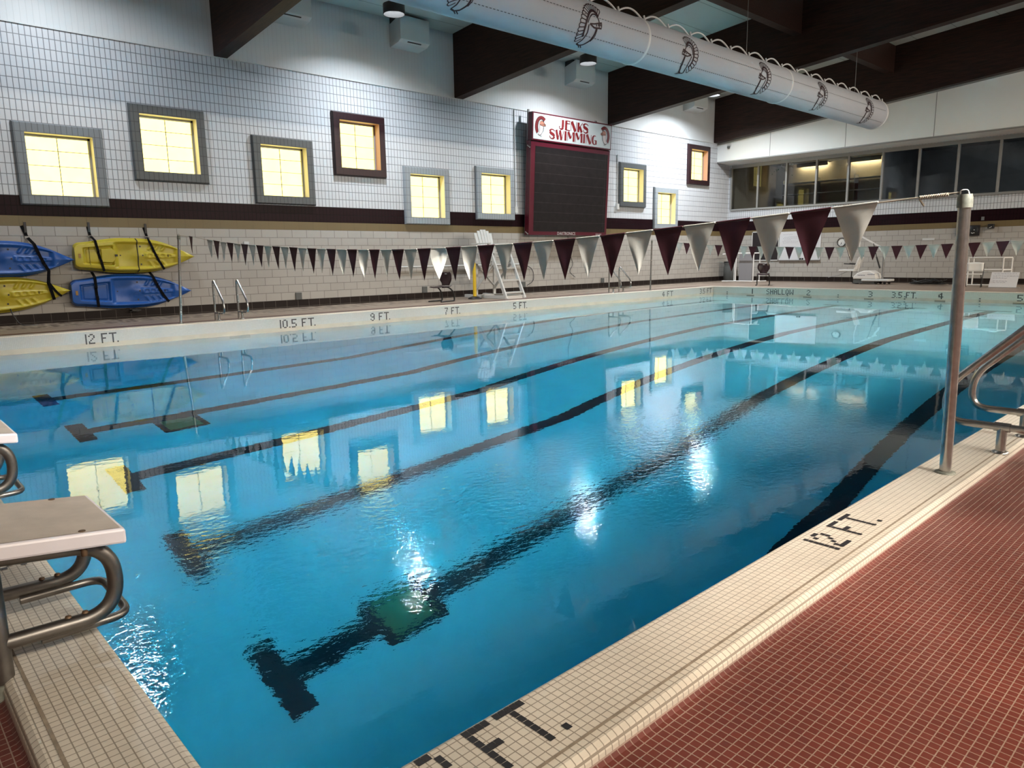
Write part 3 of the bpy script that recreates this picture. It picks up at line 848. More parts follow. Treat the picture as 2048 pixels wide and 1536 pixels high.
for x, y in ((3.2, 5.6), (10.2, 4.0)):  # added overhead fill, placed out of view and out of the reflections
    t = thing('pool_fill_lamp', 'added unseen square lamp over the deep end, brightening the pool', 'lamp', (x, y, 8.15), 'added fill lamps over the deep end')
    b = MB(); b.box(x - .65, y - .65, 8.15, x + .65, y + .65, 8.24); b.build('housing', M_WHITE, t)
    b = MB(); b.cyl((x, y, 8.24), (x, y, roof_z(y) - .004), .015, 6); b.build('suspension_rod', M_GALV, t)
    ld = bpy.data.lights.new('pool_fill_light', 'AREA'); ld.shape = 'SQUARE'; ld.size = 1.2; ld.spread = math.radians(100)
    ld.energy = FILL_ROOF; ld.color = (1.0, 0.97, 0.92)
    lo = bpy.data.objects.new('pool_fill_light', ld); COL.objects.link(lo); lo.parent = t; lo.location = (0, 0, -.01)
# warm downlight over the near deck
t = thing('deck_downlight', 'warm downlight above the red tiled near deck', 'lamp', (2.1, -1.55, 3.6))
b = MB(); b.lathe([(.13, 0), (.13, .2), (.04, .26), (.015, .27), (.015, roof_z(-1.55) - 3.604)], (2.1, -1.55, 3.6), 16, caps=False); b.build('housing', M_CANBLACK, t)
sl = bpy.data.lights.new('deck_downlight_lamp', 'SPOT'); sl.energy = LAMP_DECK; sl.color = (1.0, .72, .48); sl.spot_size = math.radians(66); sl.spot_blend = 1.0; sl.shadow_soft_size = .08
so = bpy.data.objects.new('deck_downlight_lamp', sl); COL.objects.link(so); so.parent = t; so.location = (0, 0, -.02)

# ------------------------------------------------------------------ pale boxes high on the long wall
BOXL = ['pale wall box half hidden behind the first roof beam', 'pale wall box with a bottom slot between the first and second roof beams',
        'pale wall box hidden behind the second roof beam', 'pale wall box just above the scoreboard, before the third roof beam', 'pale wall box hidden behind the third roof beam', 'pale wall box in front of the last roof beam by the corner']
for xc, lab in zip((8.35, 11.88, 15.38, 18.83, 22.3, 25.78), BOXL):
    if 'hidden behind the second' in lab or 'hidden behind the third' in lab: continue
    t = thing('wall_box', lab, 'box', (xc, WY, 6.85))
    b = MB(); b.prism([(15.62, 6.93), (15.75, 6.86), (16.15, 6.80), (16.15, 7.38), (15.72, 7.50), (15.62, 7.53)], 0, xc - .48, xc + .48)
    b.build('casing', M_CREAMBOX, t, bevel=.012)
    b = MB(); b.box(xc - .22, 15.665, 6.885, xc + .22, 15.70, 6.905); b.build('slot', M_BLACK, t)
    b = MB(); b.box(xc - .46, 15.8, 7.36, xc + .46, 16.14, 7.56); b.build('bracket', M_BLACK, t)

# ------------------------------------------------------------------ emblem: crested helmet in profile (facing +u), unit box
def arc(cx, cy_, rx, ry, a0, a1, n):
    return [(cx + rx*math.cos(math.radians(a0 + (a1 - a0)*k/n)), cy_ + ry*math.sin(math.radians(a0 + (a1 - a0)*k/n))) for k in range(n + 1)]
def emblem_strokes():
    S = []
    inner = arc(.47, .50, .25, .36, 45, 215, 16)
    S.append((inner, .035))
    n = 17
    for k in range(n + 1):
        a = 48 + k*(222 - 48)/n
        p0 = (.47 + .27*math.cos(math.radians(a)), .50 + .38*math.sin(math.radians(a)))
        p1 = (.47 + .44*math.cos(math.radians(a + 3)), .50 + .50*math.sin(math.radians(a + 3)))
        S.append(([p0, p1], .012))
        if k < n:
            am = a + 3 + (222 - 48)/n/2; a2 = a + 3 + (222 - 48)/n
            S.append(([p1, (.47 + .475*math.cos(math.radians(am)), .50 + .53*math.sin(math.radians(am))), (.47 + .44*math.cos(math.radians(a2)), .50 + .50*math.sin(math.radians(a2)))], .014))
    S.append((arc(.50, .52, .22, .27, 5, 165, 14), .018))          # bowl of the helmet
    S.append(([(.36, .58), (.52, .60), (.78, .66), (.80, .55), (.54, .53), (.36, .58)], .018))   # visor
    S.append(([(.60, .60), (.61, .565)], .02)); S.append(([(.67, .62), (.68, .58)], .02)); S.append(([(.74, .635), (.745, .595)], .02))
    S.append(([(.33, .56), (.36, .40), (.32, .22), (.25, .10)], .02))       # back of the neck guard
    S.append(([(.25, .10), (.36, .07), (.47, .12), (.58, .26), (.62, .40), (.63, .53)], .026))   # cheek guard
    S.append(([(.66, .52), (.66, .36), (.60, .24)], .014))
    S.append(([(.36, .07), (.46, .0)], .016)); S.append(([(.42, .08), (.52, .01)], .016))
    return S
EMB = emblem_strokes()
PLUME = arc(.47, .50, .26, .37, 45, 222, 20) + arc(.47, .50, .46, .52, 225, 48, 24)
BOWL = [(.33, .56), (.36, .70), (.45, .78), (.56, .79), (.68, .72), (.72, .65), (.80, .63), (.80, .55), (.54, .53), (.36, .56)]
GUARD = [(.33, .56), (.36, .40), (.32, .22), (.25, .10), (.36, .07), (.47, .12), (.58, .26), (.62, .40), (.63, .53), (.54, .53)]
def strip2d(b, pts, w, M):
    n = len(pts); Lp = []; Rp = []
    ws = w if isinstance(w, (list, tuple)) else [w]*n
    for i, (x, y) in enumerate(pts):
        a = pts[max(0, i - 1)]; c = pts[min(n - 1, i + 1)]
        dx, dy = c[0] - a[0], c[1] - a[1]; l = math.hypot(dx, dy) or 1
        nx, ny = -dy/l*ws[i]/2, dx/l*ws[i]/2
        Lp.append((x + nx, y + ny)); Rp.append((x - nx, y - ny))
    for i in range(n - 1):
        b.add([M(*Lp[i]), M(*Lp[i + 1]), M(*Rp[i + 1]), M(*Rp[i])], [(0, 1, 2, 3)])
def dense(pts, k=4):
    out = []
    for (x0, y0), (x1, y1) in zip(pts, pts[1:]):
        for i in range(k): out.append((x0 + (x1 - x0)*i/k, y0 + (y1 - y0)*i/k))
    return out + [pts[-1]]

# ------------------------------------------------------------------ fabric air duct
DY, DZ, DR = 8.88, 5.635, 0.457
duct = thing('air_duct', 'long white fabric air duct with helmet emblems hanging below the roof beams', 'duct', (10, DY, DZ))
b = MB(); n = 48; rows = []
for x in [NX + .3] + [i for i in range(-4, 26, 1)] + [25.62]:
    rows.append([(x, DY + DR*math.cos(2*math.pi*k/n), DZ + DR*math.sin(2*math.pi*k/n)) for k in range(n + 1)])
b.grid(rows)
b.lathe([(DR, 25.62), (DR*.99, 25.68), (DR*.9, 25.70), (0, 25.71)], (0, DY, DZ), 48, 0)
b.build('tube', M_DUCT, duct)
for x in (6.3, 12.62, 18.95, 25.6):
    b = MB(); b.lathe([(DR + .001, x - .035), (DR + .014, x - .02), (DR + .014, x + .02), (DR + .001, x + .035)], (0, DY, DZ), 48, 0); b.build('hoop', M_DUCTRING, duct)
def duct_pt(x, ang, off=.004):   # ang: degrees from horizontal, on the side of the near deck, positive = up
    a = math.radians(180 - ang)
    return (x, DY + (DR + off)*math.cos(a), DZ + (DR + off)*math.sin(a))
for ang in (4, -42):
    b = MB(); pr = None
    for k in range(80):
        x = 2.0 + 23.4*k/79; cur = (duct_pt(x, ang + .8), duct_pt(x, ang - .8))
        if pr: b.add([pr[0], cur[0], cur[1], pr[1]], [(0, 1, 2, 3)])
        pr = cur
    b.build('stitched_seam', M_STITCH, duct)
def duct_emblem(x, face):
    b = MB()
    M = lambda u, v: duct_pt(x + face*(u - .5)*.78, -23 + (v - .5)*112, .006)
    for pts, w in EMB: strip2d(b, dense(pts, 3), w*1.7, M)
    b.build('helmet_emblem', M_INK, duct)
for x, f in ((7.75, 1), (10.84, 1), (14.05, -1), (17.4, -1), (20.7, -1), (24.05, -1)): duct_emblem(x, f)
x = 5.0; i = 0
while x < 25.3:
    b = MB(); pts = []
    for k in range(13):
        s = k/12
        pts.append((x + s*.87, DY - .10, DZ + DR - .02 + .145*math.sin(math.pi*s)))
    b.tube(pts, .019, 8)
    b.cyl((x + .87, DY - .16, DZ + DR - .06), (x + .87, DY - .13, DZ + DR + .06), .022, 8)
    b.build('hanger_loop', M_DUCTRING, duct); x += .87
for x in (3.4, 10.3, 17.3, 24.0):
    b = MB(); b.cyl((x, DY, DZ + DR), (x, DY, beam_z(DY) + 1.0), .008, 6); b.build('suspension_cable', M_GALV, duct)

# ------------------------------------------------------------------ scoreboard
sx0, sx1 = 16.30, 20.22
tilt = math.atan2(0.20, 3.8)
sb = thing('scoreboard', 'tall dark scoreboard with a white JENKS SWIMMING sign on top', 'scoreboard', ((sx0 + sx1)/2, 15.86, 1.86))
sb.rotation_euler = (tilt, 0, 0)
w2 = (sx1 - sx0)/2
b = MB()   # local: x along, y into wall, z up
b.box(-w2, 0.0, 0, w2, .20, 2.95)
b.build('cabinet', M_BOARDFRAME, sb, world=False, bevel=.01)
b = MB(); b.quad((-w2 + .2, -.004, .12), (w2 - .11, -.004, .12), (w2 - .11, -.004, 2.79), (-w2 + .2, -.004, 2.79)); b.build('display_panel', M_LEDPANEL, sb, world=False)
b = MB(); b.box(-w2 + .02, -.03, 2.96, w2, .16, 3.81)
hd = b.build('sign_frame', M_BOARDFRAME, sb, world=False)
b = MB(); b.quad((-w2 + .06, -.034, 3.0), (w2 - .04, -.034, 3.0), (w2 - .04, -.034, 3.77), (-w2 + .06, -.034, 3.77)); b.build('sign_face', M_SIGNWHITE, sb, world=False)
for x in (-w2 + .05, w2 - .6):
    b = MB(); b.box(x, .2, -.02, x + .06, .26, 3.9); b.build('mounting_rail', M_GALV, sb, world=False)
def sgn(u, v, y=-.040): return (-w2 + .06 + u, y, 3.0 + v)
HT, TK, TN = .355, .082, .022
def A(cx, cy_, r, a0, a1, n=8): return arc(cx, cy_, r, r, a0, a1, n)
GL = {
 'J': (.26, [([(.19, 1), (.19, .25)], .09), (arc(.115, .24, .075, .21, 0, -180, 10), [.09, .085, .075, .06, .05, .04, .03, .026, .024, .024, .024]), ([(.04, .24), (.07, .32)], .03)]),
 'E': (.25, [([(.07, 1), (.07, 0)], .09), ([(.07, .97), (.24, .97)], TN), ([(.07, .70), (.23, .70)], TN), ([(.215, .97), (.215, .70)], .012), ([(.07, .02), (.24, .02)], TN)]),
 'N': (.28, [([(.03, 1), (.03, 0)], TN), ([(.06, 1), (.22, 0)], .10), ([(.255, 1), (.255, 0)], TN)]),
 'K': (.27, [([(.07, 1), (.07, 0)], .09), ([(.11, .50), (.25, 1)], TN), ([(.13, .55), (.225, 0)], .09)]),
 'S': (.25, [(arc(.13, .76, .10, .225, 10, 180, 9), [.03, .024, .024, .024, .026, .03, .04, .055, .07, .085]), ([(.035, .74), (.06, .60), (.19, .44), (.215, .28)], .088), (arc(.12, .26, .095, .245, 0, -190, 9), [.085, .075, .06, .045, .034, .028, .024, .024, .024, .03])]),
 'W': (.40, [([(.05, 1), (.13, 0)], .085), ([(.14, 0), (.20, 1)], TN), ([(.21, 1), (.28, 0)], .085), ([(.295, 0), (.375, 1)], TN)]),
 'I': (.13, [([(.06, 1), (.06, 0)], .09)]),
 'M': (.36, [([(.025, 1), (.025, 0)], TN), ([(.05, 1), (.16, .30)], .085), ([(.17, .3), (.26, 1)], TN), ([(.30, 1), (.30, 0)], .09)]),
 'G': (.28, [(arc(.15, .5, .10, .48, 60, 300, 16), [.024]*3 + [.035, .05, .07, .085, .09, .09, .09, .085, .07, .05, .035] + [.024]*3), ([(.14, .46), (.25, .46)], TN), ([(.22, .46), (.22, .02)], .075)]),
}
def word(txt, u0, u1, v0, h, name):
    total = sum(GL[c][0] for c in txt); sc = (u1 - u0)/total
    b = MB(); u = u0
    for c in txt:
        wd_, st = GL[c]
        for pts, w in st:
            strip2d(b, [(u + x*sc, v0 + y*h) for x, y in pts], [k*sc for k in w] if isinstance(w, list) else w*sc, lambda p, q: sgn(p, q))
        u += wd_*sc
    return b.build(name, M_SIGNRED, sb, world=False)
word('JENKS', 1.13, 2.62, .40, .30, 'sign_lettering')
word('SWIMMING', .72, 3.10, .07, .295, 'sign_lettering')
def sign_emblem(u0, face):
    w_, h_ = .62, .62; v0 = .08
    def M2(y): return lambda u, v: sgn(u0 + (u if face > 0 else 1 - u)*w_, v0 + v*h_, y)
    b = MB()
    for poly, mi, y in ((PLUME, 0, -.037), (BOWL, 1, -.038), (GUARD, 2, -.038)):
        b.cur = mi; b.add([M2(y)(*p) for p in poly], [tuple(range(len(poly)))])
    b.cur = 3
    for pts, w in EMB: strip2d(b, pts, w*.8, M2(-.041))
    b.build('helmet_emblem', [M_SIGNRED, M_SIGNCOPPER, M_SIGNPALE, M_SIGNBLACK], sb, world=False)
sign_emblem(.06, 1); sign_emblem(3.14, -1)
def text_mesh(txt, size, name, m, parent, loc, rot):
    cu = bpy.data.curves.new(name, 'FONT'); cu.body = txt; cu.size = size; cu.align_x = 'LEFT'; cu.resolution_u = 2
    o = bpy.data.objects.new(name, cu); COL.objects.link(o)
    dg = bpy.context.evaluated_depsgraph_get()
    me = bpy.data.meshes.new_from_object(o.evaluated_get(dg))
    COL.objects.unlink(o); bpy.data.objects.remove(o)
    me.name = name
    q = bpy.data.objects.new(name, me); COL.objects.link(q)
    me.materials.clear(); me.materials.append(m)
    q.parent = parent; q.location = loc; q.rotation_euler = rot
    return q
text_mesh('DAKTRONICS', .145, 'maker_lettering', M_WHITE, sb, (-.62, -.004, .012), (math.pi/2, 0, 0))
text_mesh('GALAXY', .085, 'model_lettering', M_WHITE, sb, (1.36, -.004, .02), (math.pi/2, 0, 0))
for x, z in ((-w2 - .002, .02), (-w2 - .002, 2.72)):
    b = MB()
    for k in range(3): b.box(x - .012, .02 + .05*k, z + k*.03, x + .008, .06 + .05*k, z + .03 + k*.03)
    b.build('corner_clip', M_WHITE, sb, world=False)

# ------------------------------------------------------------------ conduits beside the scoreboard
for x, z0, z1, lab in ((15.98, 2.58, 5.74, 'thin white conduit on the wall at the left edge of the scoreboard'), (21.18, 2.86, 4.80, 'short white conduit on the wall right of the scoreboard')):
    t = thing('conduit', lab, 'pipe', (x, WY, z0))
    b = MB(); b.cyl((x, WY - .025, z0), (x, WY - .025, z1), .016, 8); b.build('pipe', M_WHITE, t)
    b = MB(); b.box(x - .06, WY - .07, z0 - .02, x + .06, WY, z0 + .18); b.build('junction_box', M_WHITE, t)

# ------------------------------------------------------------------ kayaks hung flat on the wall, decks facing the pool
def ss(a, b_, x):
    t = max(0.0, min(1.0, (x - a)/(b_ - a))); return t*t*(3 - 2*t)
def kay_half(u):     # half width fraction, u = 0 stern .. 1 bow
    st = 0.74 + 0.26*ss(0, .38, u)
    st *= (0.72 + .28*math.sqrt(min(1, u/.035))) if u < .035 else 1
    if u > .50: st *= max(0.0, 1 - ((u - .50)/.50)**2.15)
    return st
def kay_h(u, s):     # deck height, u along, s = -1..1 across (fraction of local half width)
    edge = abs(s)
    crown = .125*(1 - ss(.80, 1.0, edge)**1.0) + .02*(1 - edge*edge)
    if u > .80: crown += .05*ss(.80, 1.0, u)*(1 - edge)
    h = crown
    def pit(u0, u1, s0, s1, d, fu=.03, fs=.12):
        a = ss(u0, u0 + fu, u)*(1 - ss(u1 - fu, u1, u)); c = ss(s0, s0 + fs, s)*(1 - ss(s1 - fs, s1, s))
        return d*a*c
    h -= pit(.30, .86, -.78, .78, .045, .05, .14)                # cockpit
    h -= pit(.06, .31, -.60, .60, .06, .02, .08)                 # rear well
    h += pit(.085, .285, -.50, .50, .016, .012, .06)
    du, dsn = (u - .40)/.095, s/.62
    h -= .035*math.exp(-(du*du + dsn*dsn)**1.6)                  # seat
    h += .030*math.exp(-(((u - .52)/.07)**2 + (s/.30)**2))       # hump before the seat
    h += pit(.55, .84, -.19, .19, .030, .03, .07)                # centre spine
    for q in (.585, .64, .695, .75): h -= pit(q, q + .042, -.13, .13, .018, .008, .05)
    for q in (.60, .655, .71):                                   # foot braces, both sides
        for sg in (-1, 1):
            c = (u - q - .09*(abs(s) - .35))/.011
            if .30 < s*sg < .74: h += .022*math.exp(-c*c)*ss(.30, .36, s*sg)*(1 - ss(.68, .74, s*sg))
    h += .012*math.exp(-((edge - .86)/.035)**2)                  # gunwale bead
    return h
KY = 16.10     # wall side of the kayaks
def kayak(x0, z0, length, wid, rot, m, label, tailfit=True, seat=False):
    t = thing('kayak', label, 'kayak', (x0, KY, z0), 'sit-on-top kayaks hung on the wall')
    NU, NS = 150, 56
    ca, sa = math.cos(rot), math.sin(rot)
    def P(u, s, h):
        hw = kay_half(u)*wid/2
        X, Z = u*length, s*hw + .02*math.sin(math.pi*u)
        return (x0 + X*ca - Z*sa, KY - .10 - h, z0 + X*sa + Z*ca)
    rows = []; 
    for i in range(NU + 1):
        u = (i/NU)
        if i == NU: u = .9995
        rows.append([P(u, -1 + 2*j/NS, kay_h(u, -1 + 2*j/NS)) for j in range(NS + 1)])
    b = MB(); b.grid(rows)
    # hull side and back
    back = []
    for i in range(NU + 1):
        u = min(i/NU, .9995); r_ = []
        for j in range(9):
            s = -1 + 2*j/8
            q = P(u, s*.86, 0); r_.append((q[0], KY - .10 + .10*(1 - abs(s)**3), q[2]))
        back.append(r_)
    b.grid(back)
    for j, k in ((0, 0), (NS, 8)):
        b.grid([[rows[i][j], back[i][k]] for i in range(NU + 1)])
    b.add(rows[0] + [back[0][k] for k in range(8, -1, -1)], [tuple(range(NS + 1 + 9))])
    b.build('hull', m, t)
    def Q(u, s, lift=.004): return P(u, s, kay_h(u, s) + lift)
    for u, s, r in ((.545, 0, .016), (.53, .52, .018), (.53, -.52, .018), (.365, 0, .014)):
        b = MB(); c = Vector(Q(u, s)); b.add([c + Vector((r*math.cos(a*.524), -.002, r*math.sin(a*.524))) for a in range(12)], [tuple(range(12))])
        b.build('drain_plug', M_BLACK, t)
    b = MB(); c = Vector(Q(.035, 0, .006)); b.box(c.x - .022, c.y - .002, c.z - .045, c.x + .022, c.y + .004, c.z + .045); b.build('decal', M_ORANGE, t)
    b = MB()
    for u, s in ((.765, -.05), (.765, .05)):
        c = Vector(Q(u, s, .006)); b.box(c.x - .004, c.y - .002, c.z - .03, c.x + .004, c.y, c.z + .03); b.box(c.x - .018, c.y - .002, c.z - .004, c.x + .018, c.y, c.z + .004)
    b.build('deck_fitting', M_BLACK, t)
    if seat:
        b = MB(); pts = []
        for du, s in ((.205, .42), (.29, .43), (.322, .20), (.325, -.20), (.29, -.43), (.205, -.42)): pts.append(P(du, s, .15))
        bk = [(p[0], p[1] + .05, p[2]) for p in pts]; n_ = len(pts)
        b.add(pts + bk, [tuple(range(n_)), tuple(range(2*n_ - 1, n_ - 1, -1))] + [(i, (i + 1) % n_, n_ + (i + 1) % n_, n_ + i) for i in range(n_)])
        sp = b.build('seat_pad', m, t, bevel=.012)
        b = MB(); c = Vector(P(.322, 0, .16)); b.box(c.x - .025, c.y - .012, c.z - .022, c.x + .025, c.y + .01, c.z + .022); b.build('buckle', M_BLACK, sp)
        b = MB(); b.tube([Q(.505, -.97 + 1.94*k/16, .012) for k in range(17)], .010, 6); b.build('bungee', M_BLACK, t)
        b = MB(); b.tube([Q(.115, -.62 + 1.24*k/10, .010) for k in range(11)], .004, 5); b.build('deck_line', M_BLACK, t)
    t['_f'] = 0; del t['_f']
    return t, Q
def fit_k(stern, bow, width, m, label, seat=False):
    (x0, z0), (x1, z1) = stern, bow
    return kayak(x0, z0, math.hypot(x1 - x0, z1 - z0), width, math.atan2(z1 - z0, x1 - x0), m, label, seat=seat)
# x/z measured on a plane 0.2 m in front of the wall
k_yel, Qy = fit_k((3.245, 1.32), (5.635, 1.285), .735, M_YELLOW, 'yellow kayak with a seat pad, upper of the two beside the steel flag pole', True)
k_blu, Qb = fit_k((3.115, .565), (5.50, .52), .725, M_BLUE, 'blue kayak hung low on the wall under the complete yellow kayak', False)
k_b1, Qb1 = fit_k((.86, 1.275), (3.225, 1.245), .70, M_BLUE, 'blue kayak cut off by the left edge, upper of its pair')
k_y2, Qy2 = fit_k((.75, .49), (3.09, .625), .68, M_YELLOW, 'yellow kayak cut off by the left edge, hung under a blue one')

def strap(path, w, name_label, loops=()):
    t = thing('strap', name_label, 'strap', path[0], 'black kayak straps')
    b = MB(); pr = None
    for i, p in enumerate(path):
        p = Vector(p); q = Vector(path[min(i + 1, len(path) - 1)]); o = Vector(path[max(i - 1, 0)])
        d = (q - o); d.y = 0
        if d.length < 1e-5: d = Vector((0, 0, -1))
        d.normalize(); s = Vector((d.z, 0, -d.x))*w/2
        cur = (p + s, p - s)
        if pr: b.add([pr[0], pr[1], cur[1], cur[0]], [(0, 1, 2, 3)])
        pr = cur
    s_ = b.build('webbing', M_BLACKSTRAP, t)
    m_ = s_.modifiers.new('thick', 'SOLIDIFY'); m_.thickness = .004
    return t
def on_kayak(Q, us, lift=.012, n=20, s0=1.0, s1=-1.0):
    out = []
    for k in range(n + 1):
        s = s0 + (s1 - s0)*k/n; u = us[0] + (us[1] - us[0])*k/n
        h = Q(u, s*.985, lift); out.append(h)
    # bridge dips so that the webbing lies taut
    ys = [p[1] for p in out]
    for i in range(len(out)):
        a = min(min(ys[max(0, i - 3):i + 4]), KY - .185); out[i] = (out[i][0], a, out[i][2])
    return out
WF = WY - .006
def buckle(t, c):
    b = MB(); b.box(c[0] - .035, c[1] - .012, c[2] - .025, c[0] + .035, c[1] + .006, c[2] + .025); b.build('buckle', M_GALV, t)
    b = MB(); b.box(c[0] - .022, WF - .012, c[2] + .03, c[0] + .022, WF, c[2] + .30); b.build('anchor_plate', M_BLACK, t)
p0 = on_kayak(Qy, (.165, .215)); t = strap([(3.60, WF, 1.93), (3.63, WF - .02, 1.74)] + p0, .05, 'black strap over the stern of the complete yellow kayak'); buckle(t, (3.625, WF - .03, 1.72))
p0 = on_kayak(Qy, (.60, .72)); t = strap([(4.70, WF, 1.93), (4.75, WF - .02, 1.72)] + p0, .05, 'black strap over the bow half of the complete yellow kayak'); buckle(t, (4.74, WF - .03, 1.71))
p0 = on_kayak(Qb, (.185, .195)); strap([(3.56, WF - .1, .99)] + p0, .055, 'black strap over the stern of the complete blue kayak')
p0 = on_kayak(Qb, (.66, .79)); strap([(4.68, WF - .1, .99)] + p0, .055, 'black strap slanting over the bow of the complete blue kayak')
p0 = on_kayak(Qb1, (.715, .80)); p1 = on_kayak(Qy2, (.845, .865)); t = strap([(2.43, WF, 1.93), (2.50, WF - .02, 1.70)] + p0 + p1, .058, 'long black strap over both cut-off kayaks'); buckle(t, (2.49, WF - .03, 1.70))
p1 = on_kayak(Qy2, (.85, .925)); strap(p0[-2:] + [(a, y_ - .006, c) for a, y_, c in p1], .045, 'second tail of black strap across the bow of the cut-off yellow kayak')
t = thing('bungee_cord', 'thin black cord dangling from the cut-off yellow kayak to the deck', 'cord', (1.9, WY - .3, 0))
b = MB(); b.tube(fillet([(2.02, 15.86, .31), (2.03, 15.82, .22), (2.12, 15.80, .02), (2.20, 15.78, -.025), (2.45, 15.74, -.03)], .08), .011, 6); b.build('cord', M_BLACK, t)
for x, z, lab in ((4.33, .155, 'small black support bracket under the complete blue kayak'),):
    t = thing('support_bracket', lab, 'bracket', (x, WY, z))
    b = MB(); b.box(x - .09, WY - .22, z - .025, x + .09, WY, z); b.box(x - .09, WY - .03, z - .06, x + .09, WY, z + .02); b.build('arm', M_BLACK, t)

# ------------------------------------------------------------------ stainless poles
def pole(base, top, r, label):
    t = thing('flag_pole', label, 'pole', base)
    b_ = Vector(base); t_ = Vector(top); d = (t_ - b_)
    b = MB(); b.cyl(b_, b_ + d*.965, r, 24); b.build('tube', M_STEEL, t)
    b = MB(); b.tube([b_ + d*.955, b_ + d*.985, t_], [r*1.22, r*1.22, r*1.05], 24); c = b.build('cap', M_FLANGE, t)
    b = MB(); b.tube(fillet([t_ + Vector((-.01, .02, 0)), t_ + Vector((-.01, .02, .02)), t_ + Vector((.012, -.005, .022)), t_ + Vector((.012, -.015, -.005))], .01, 4), .0035, 6); b.build('eye_bolt', M_STEEL, c)
    b = MB(); b.lathe([(r*1.75, 0), (r*1.7, .006), (r*1.1, .010)], base, 20); b.build('deck_socket', M_FLANGE, t)
    return t
PN0, PN1 = (3.697, -.149, 0), (3.613, -.150, 1.43)
PF0, PF1 = (4.325, 13.20, 0), (4.40, 13.11, 1.66)
pole(PN0, PN1, .0285, 'brushed steel flag pole on the cream coping by the grab rails')
pole(PF0, PF1, .026, 'steel flag pole on the far coping in front of the kayaks')
QF0, QF1 = (19.30, 13.20, 0), (19.28, 13.15, 1.62)
QN0, QN1 = (19.0, -.15, 0), (19.0, -.15, 1.48)
pole(QF0, QF1, .026, 'steel flag pole on the far coping beside the shallow end ladder')
pole(QN0, QN1, .0285, 'steel flag pole on the near coping by the shallow end')

# ------------------------------------------------------------------ pennant lines
def pennant_line(label, path, edges, drop, first_white, end_a, end_b, name='pennant_line'):
    # path(y) -> (x, z) of the rope; edges: list of (y0, y1) of every pennant
    t = thing(name, label, 'flags', (path(6)[0], 6.0, path(6)[1]))
    b = MB(); ys = []
    y = edges[0][0]
    pts = [Vector(end_a)]
    n = 60; ya, yb = edges[0][0] - .02, edges[-1][1] + .02
    for k in range(n + 1):
        y = ya + (yb - ya)*k/n; x, z = path(y); pts.append(Vector((x, y, z)))
    pts.append(Vector(end_b))
    b.tube(pts, .004, 6); b.build('rope', M_ROPE, t)
    for i, (y0, y1) in enumerate(edges):
        white = (i % 2 == 0) == first_white
        x0, z0 = path(y0); x1, z1 = path(y1)
        A0, B0 = Vector((x0, y0 + .004, z0)), Vector((x1, y1 - .004, z1))
        mid = (A0 + B0)/2; rnd = random.uniform(-1, 1)
        D = drop*(random.uniform(.94, 1.0) if white else 1.0)
        tip = mid + Vector((random.uniform(-.012, .012), random.uniform(-.006, .006), -D))
        nrm = Vector((1, 0, 0)); rows = []; NR, NC = 12, 8
        amp = .010 if white else .004
        twist = TW.get(i, 0) if name == 'pennant_line' and 'maroon and white pennants over the deep' in label else 0
        for r in range(NR + 1):
            f = r/NR; row = []
            a, c = A0.lerp(tip, f), B0.lerp(tip, f)
            for k in range(NC + 1):
                g = k/NC
                p = a.lerp(c, g)
                wv = amp*math.sin(g*5 + rnd*4 + f*3)*(f*(1 - f)*3) + .006*(f**2)*rnd
                p = p + nrm*wv
                if twist and f > .05:
                    ctr = a.lerp(c, .5); an = twist*min(1, f*1.6); off = p - ctr
                    p = ctr + Vector((off.x*math.cos(an) - off.y*math.sin(an), off.x*math.sin(an) + off.y*math.cos(an), off.z))
                row.append(p)
            rows.append(row)
        b = MB(); b.grid(rows)
        hem = [A0.lerp(B0, k/6) + Vector((0, 0, .003)) for k in range(7)]
        b.tube(hem, .0065, 6)
        b.build('pennant', M_WHITECLOTH if white else M_MAROONCLOTH, t)
    return t
TW = {16: 1.2, 14: .45, 22: .5, 24: .3}
def near_path(y):
    z = lerp_table([(-.15, 1.437), (.27, 1.416), (.76, 1.386), (1.26, 1.356), (1.77, 1.328), (2.23, 1.305), (2.75, 1.283), (3.4, 1.266), (4.24, 1.255), (4.9, 1.251), (5.4, 1.254), (5.86, 1.262), (6.41, 1.274), (6.98, 1.290), (7.58, 1.312), (8.16, 1.338), (8.76, 1.363), (9.35, 1.391), (9.93, 1.421), (10.58, 1.462), (11.24, 1.515), (11.44, 1.533), (12.34, 1.61), (13.11, 1.665)], y)
    return PN1[0] + (PF1[0] - PN1[0])*(y + .15)/13.26, z
ed = []
y = .262
for i in range(41):
    pitch = .2535 if i < 20 else .2535 + (i - 20)*.0040
    ed.append((y, y + pitch - (.004 if i < 20 else .02))); y += pitch
ed.append((12.26, 12.47))
# the last two on the far side hang with a gap
pennant_line('near line of maroon and white pennants over the deep end', near_path, ed, .315, True, (PN1[0], PN1[1] + .02, PN1[2] + .01), PF1)
# knot of rope near the pole
t = thing('rope_knot', 'twisted rope tie-off beside the near flag pole top', 'rope', (3.63, .07, 1.43))
b = MB()
for ph in (0, math.pi):
    pts = []
    for k in range(60):
        s = k/59; yy = -.075 + .135*s; x, z = near_path(yy)
        pts.append((x + .0065*math.cos(s*40 + ph), yy, z + .0065*math.sin(s*40 + ph)))
    b.tube(pts, .0042, 6)
x, z = near_path(.06)
b.tube([(x, .06, z), (x - .004, .055, z - .012), (x, .044, z - .03), (x, .036, z - .042)], .005, 6)
b.build('cord', M_ROPE, t)
def far_path(y):
    z = lerp_table([(-.15, 1.48), (2.87, 1.345), (3.5, 1.325), (4.5, 1.296), (5.4, 1.279), (6.2, 1.271), (7.0, 1.275), (8.0, 1.29), (9.05, 1.33), (9.71, 1.352), (11.0, 1.425), (11.72, 1.489), (13.15, 1.61)], y)
    return 18.95 + .33*(y + .15)/13.3, z
ed2 = []; y = .9
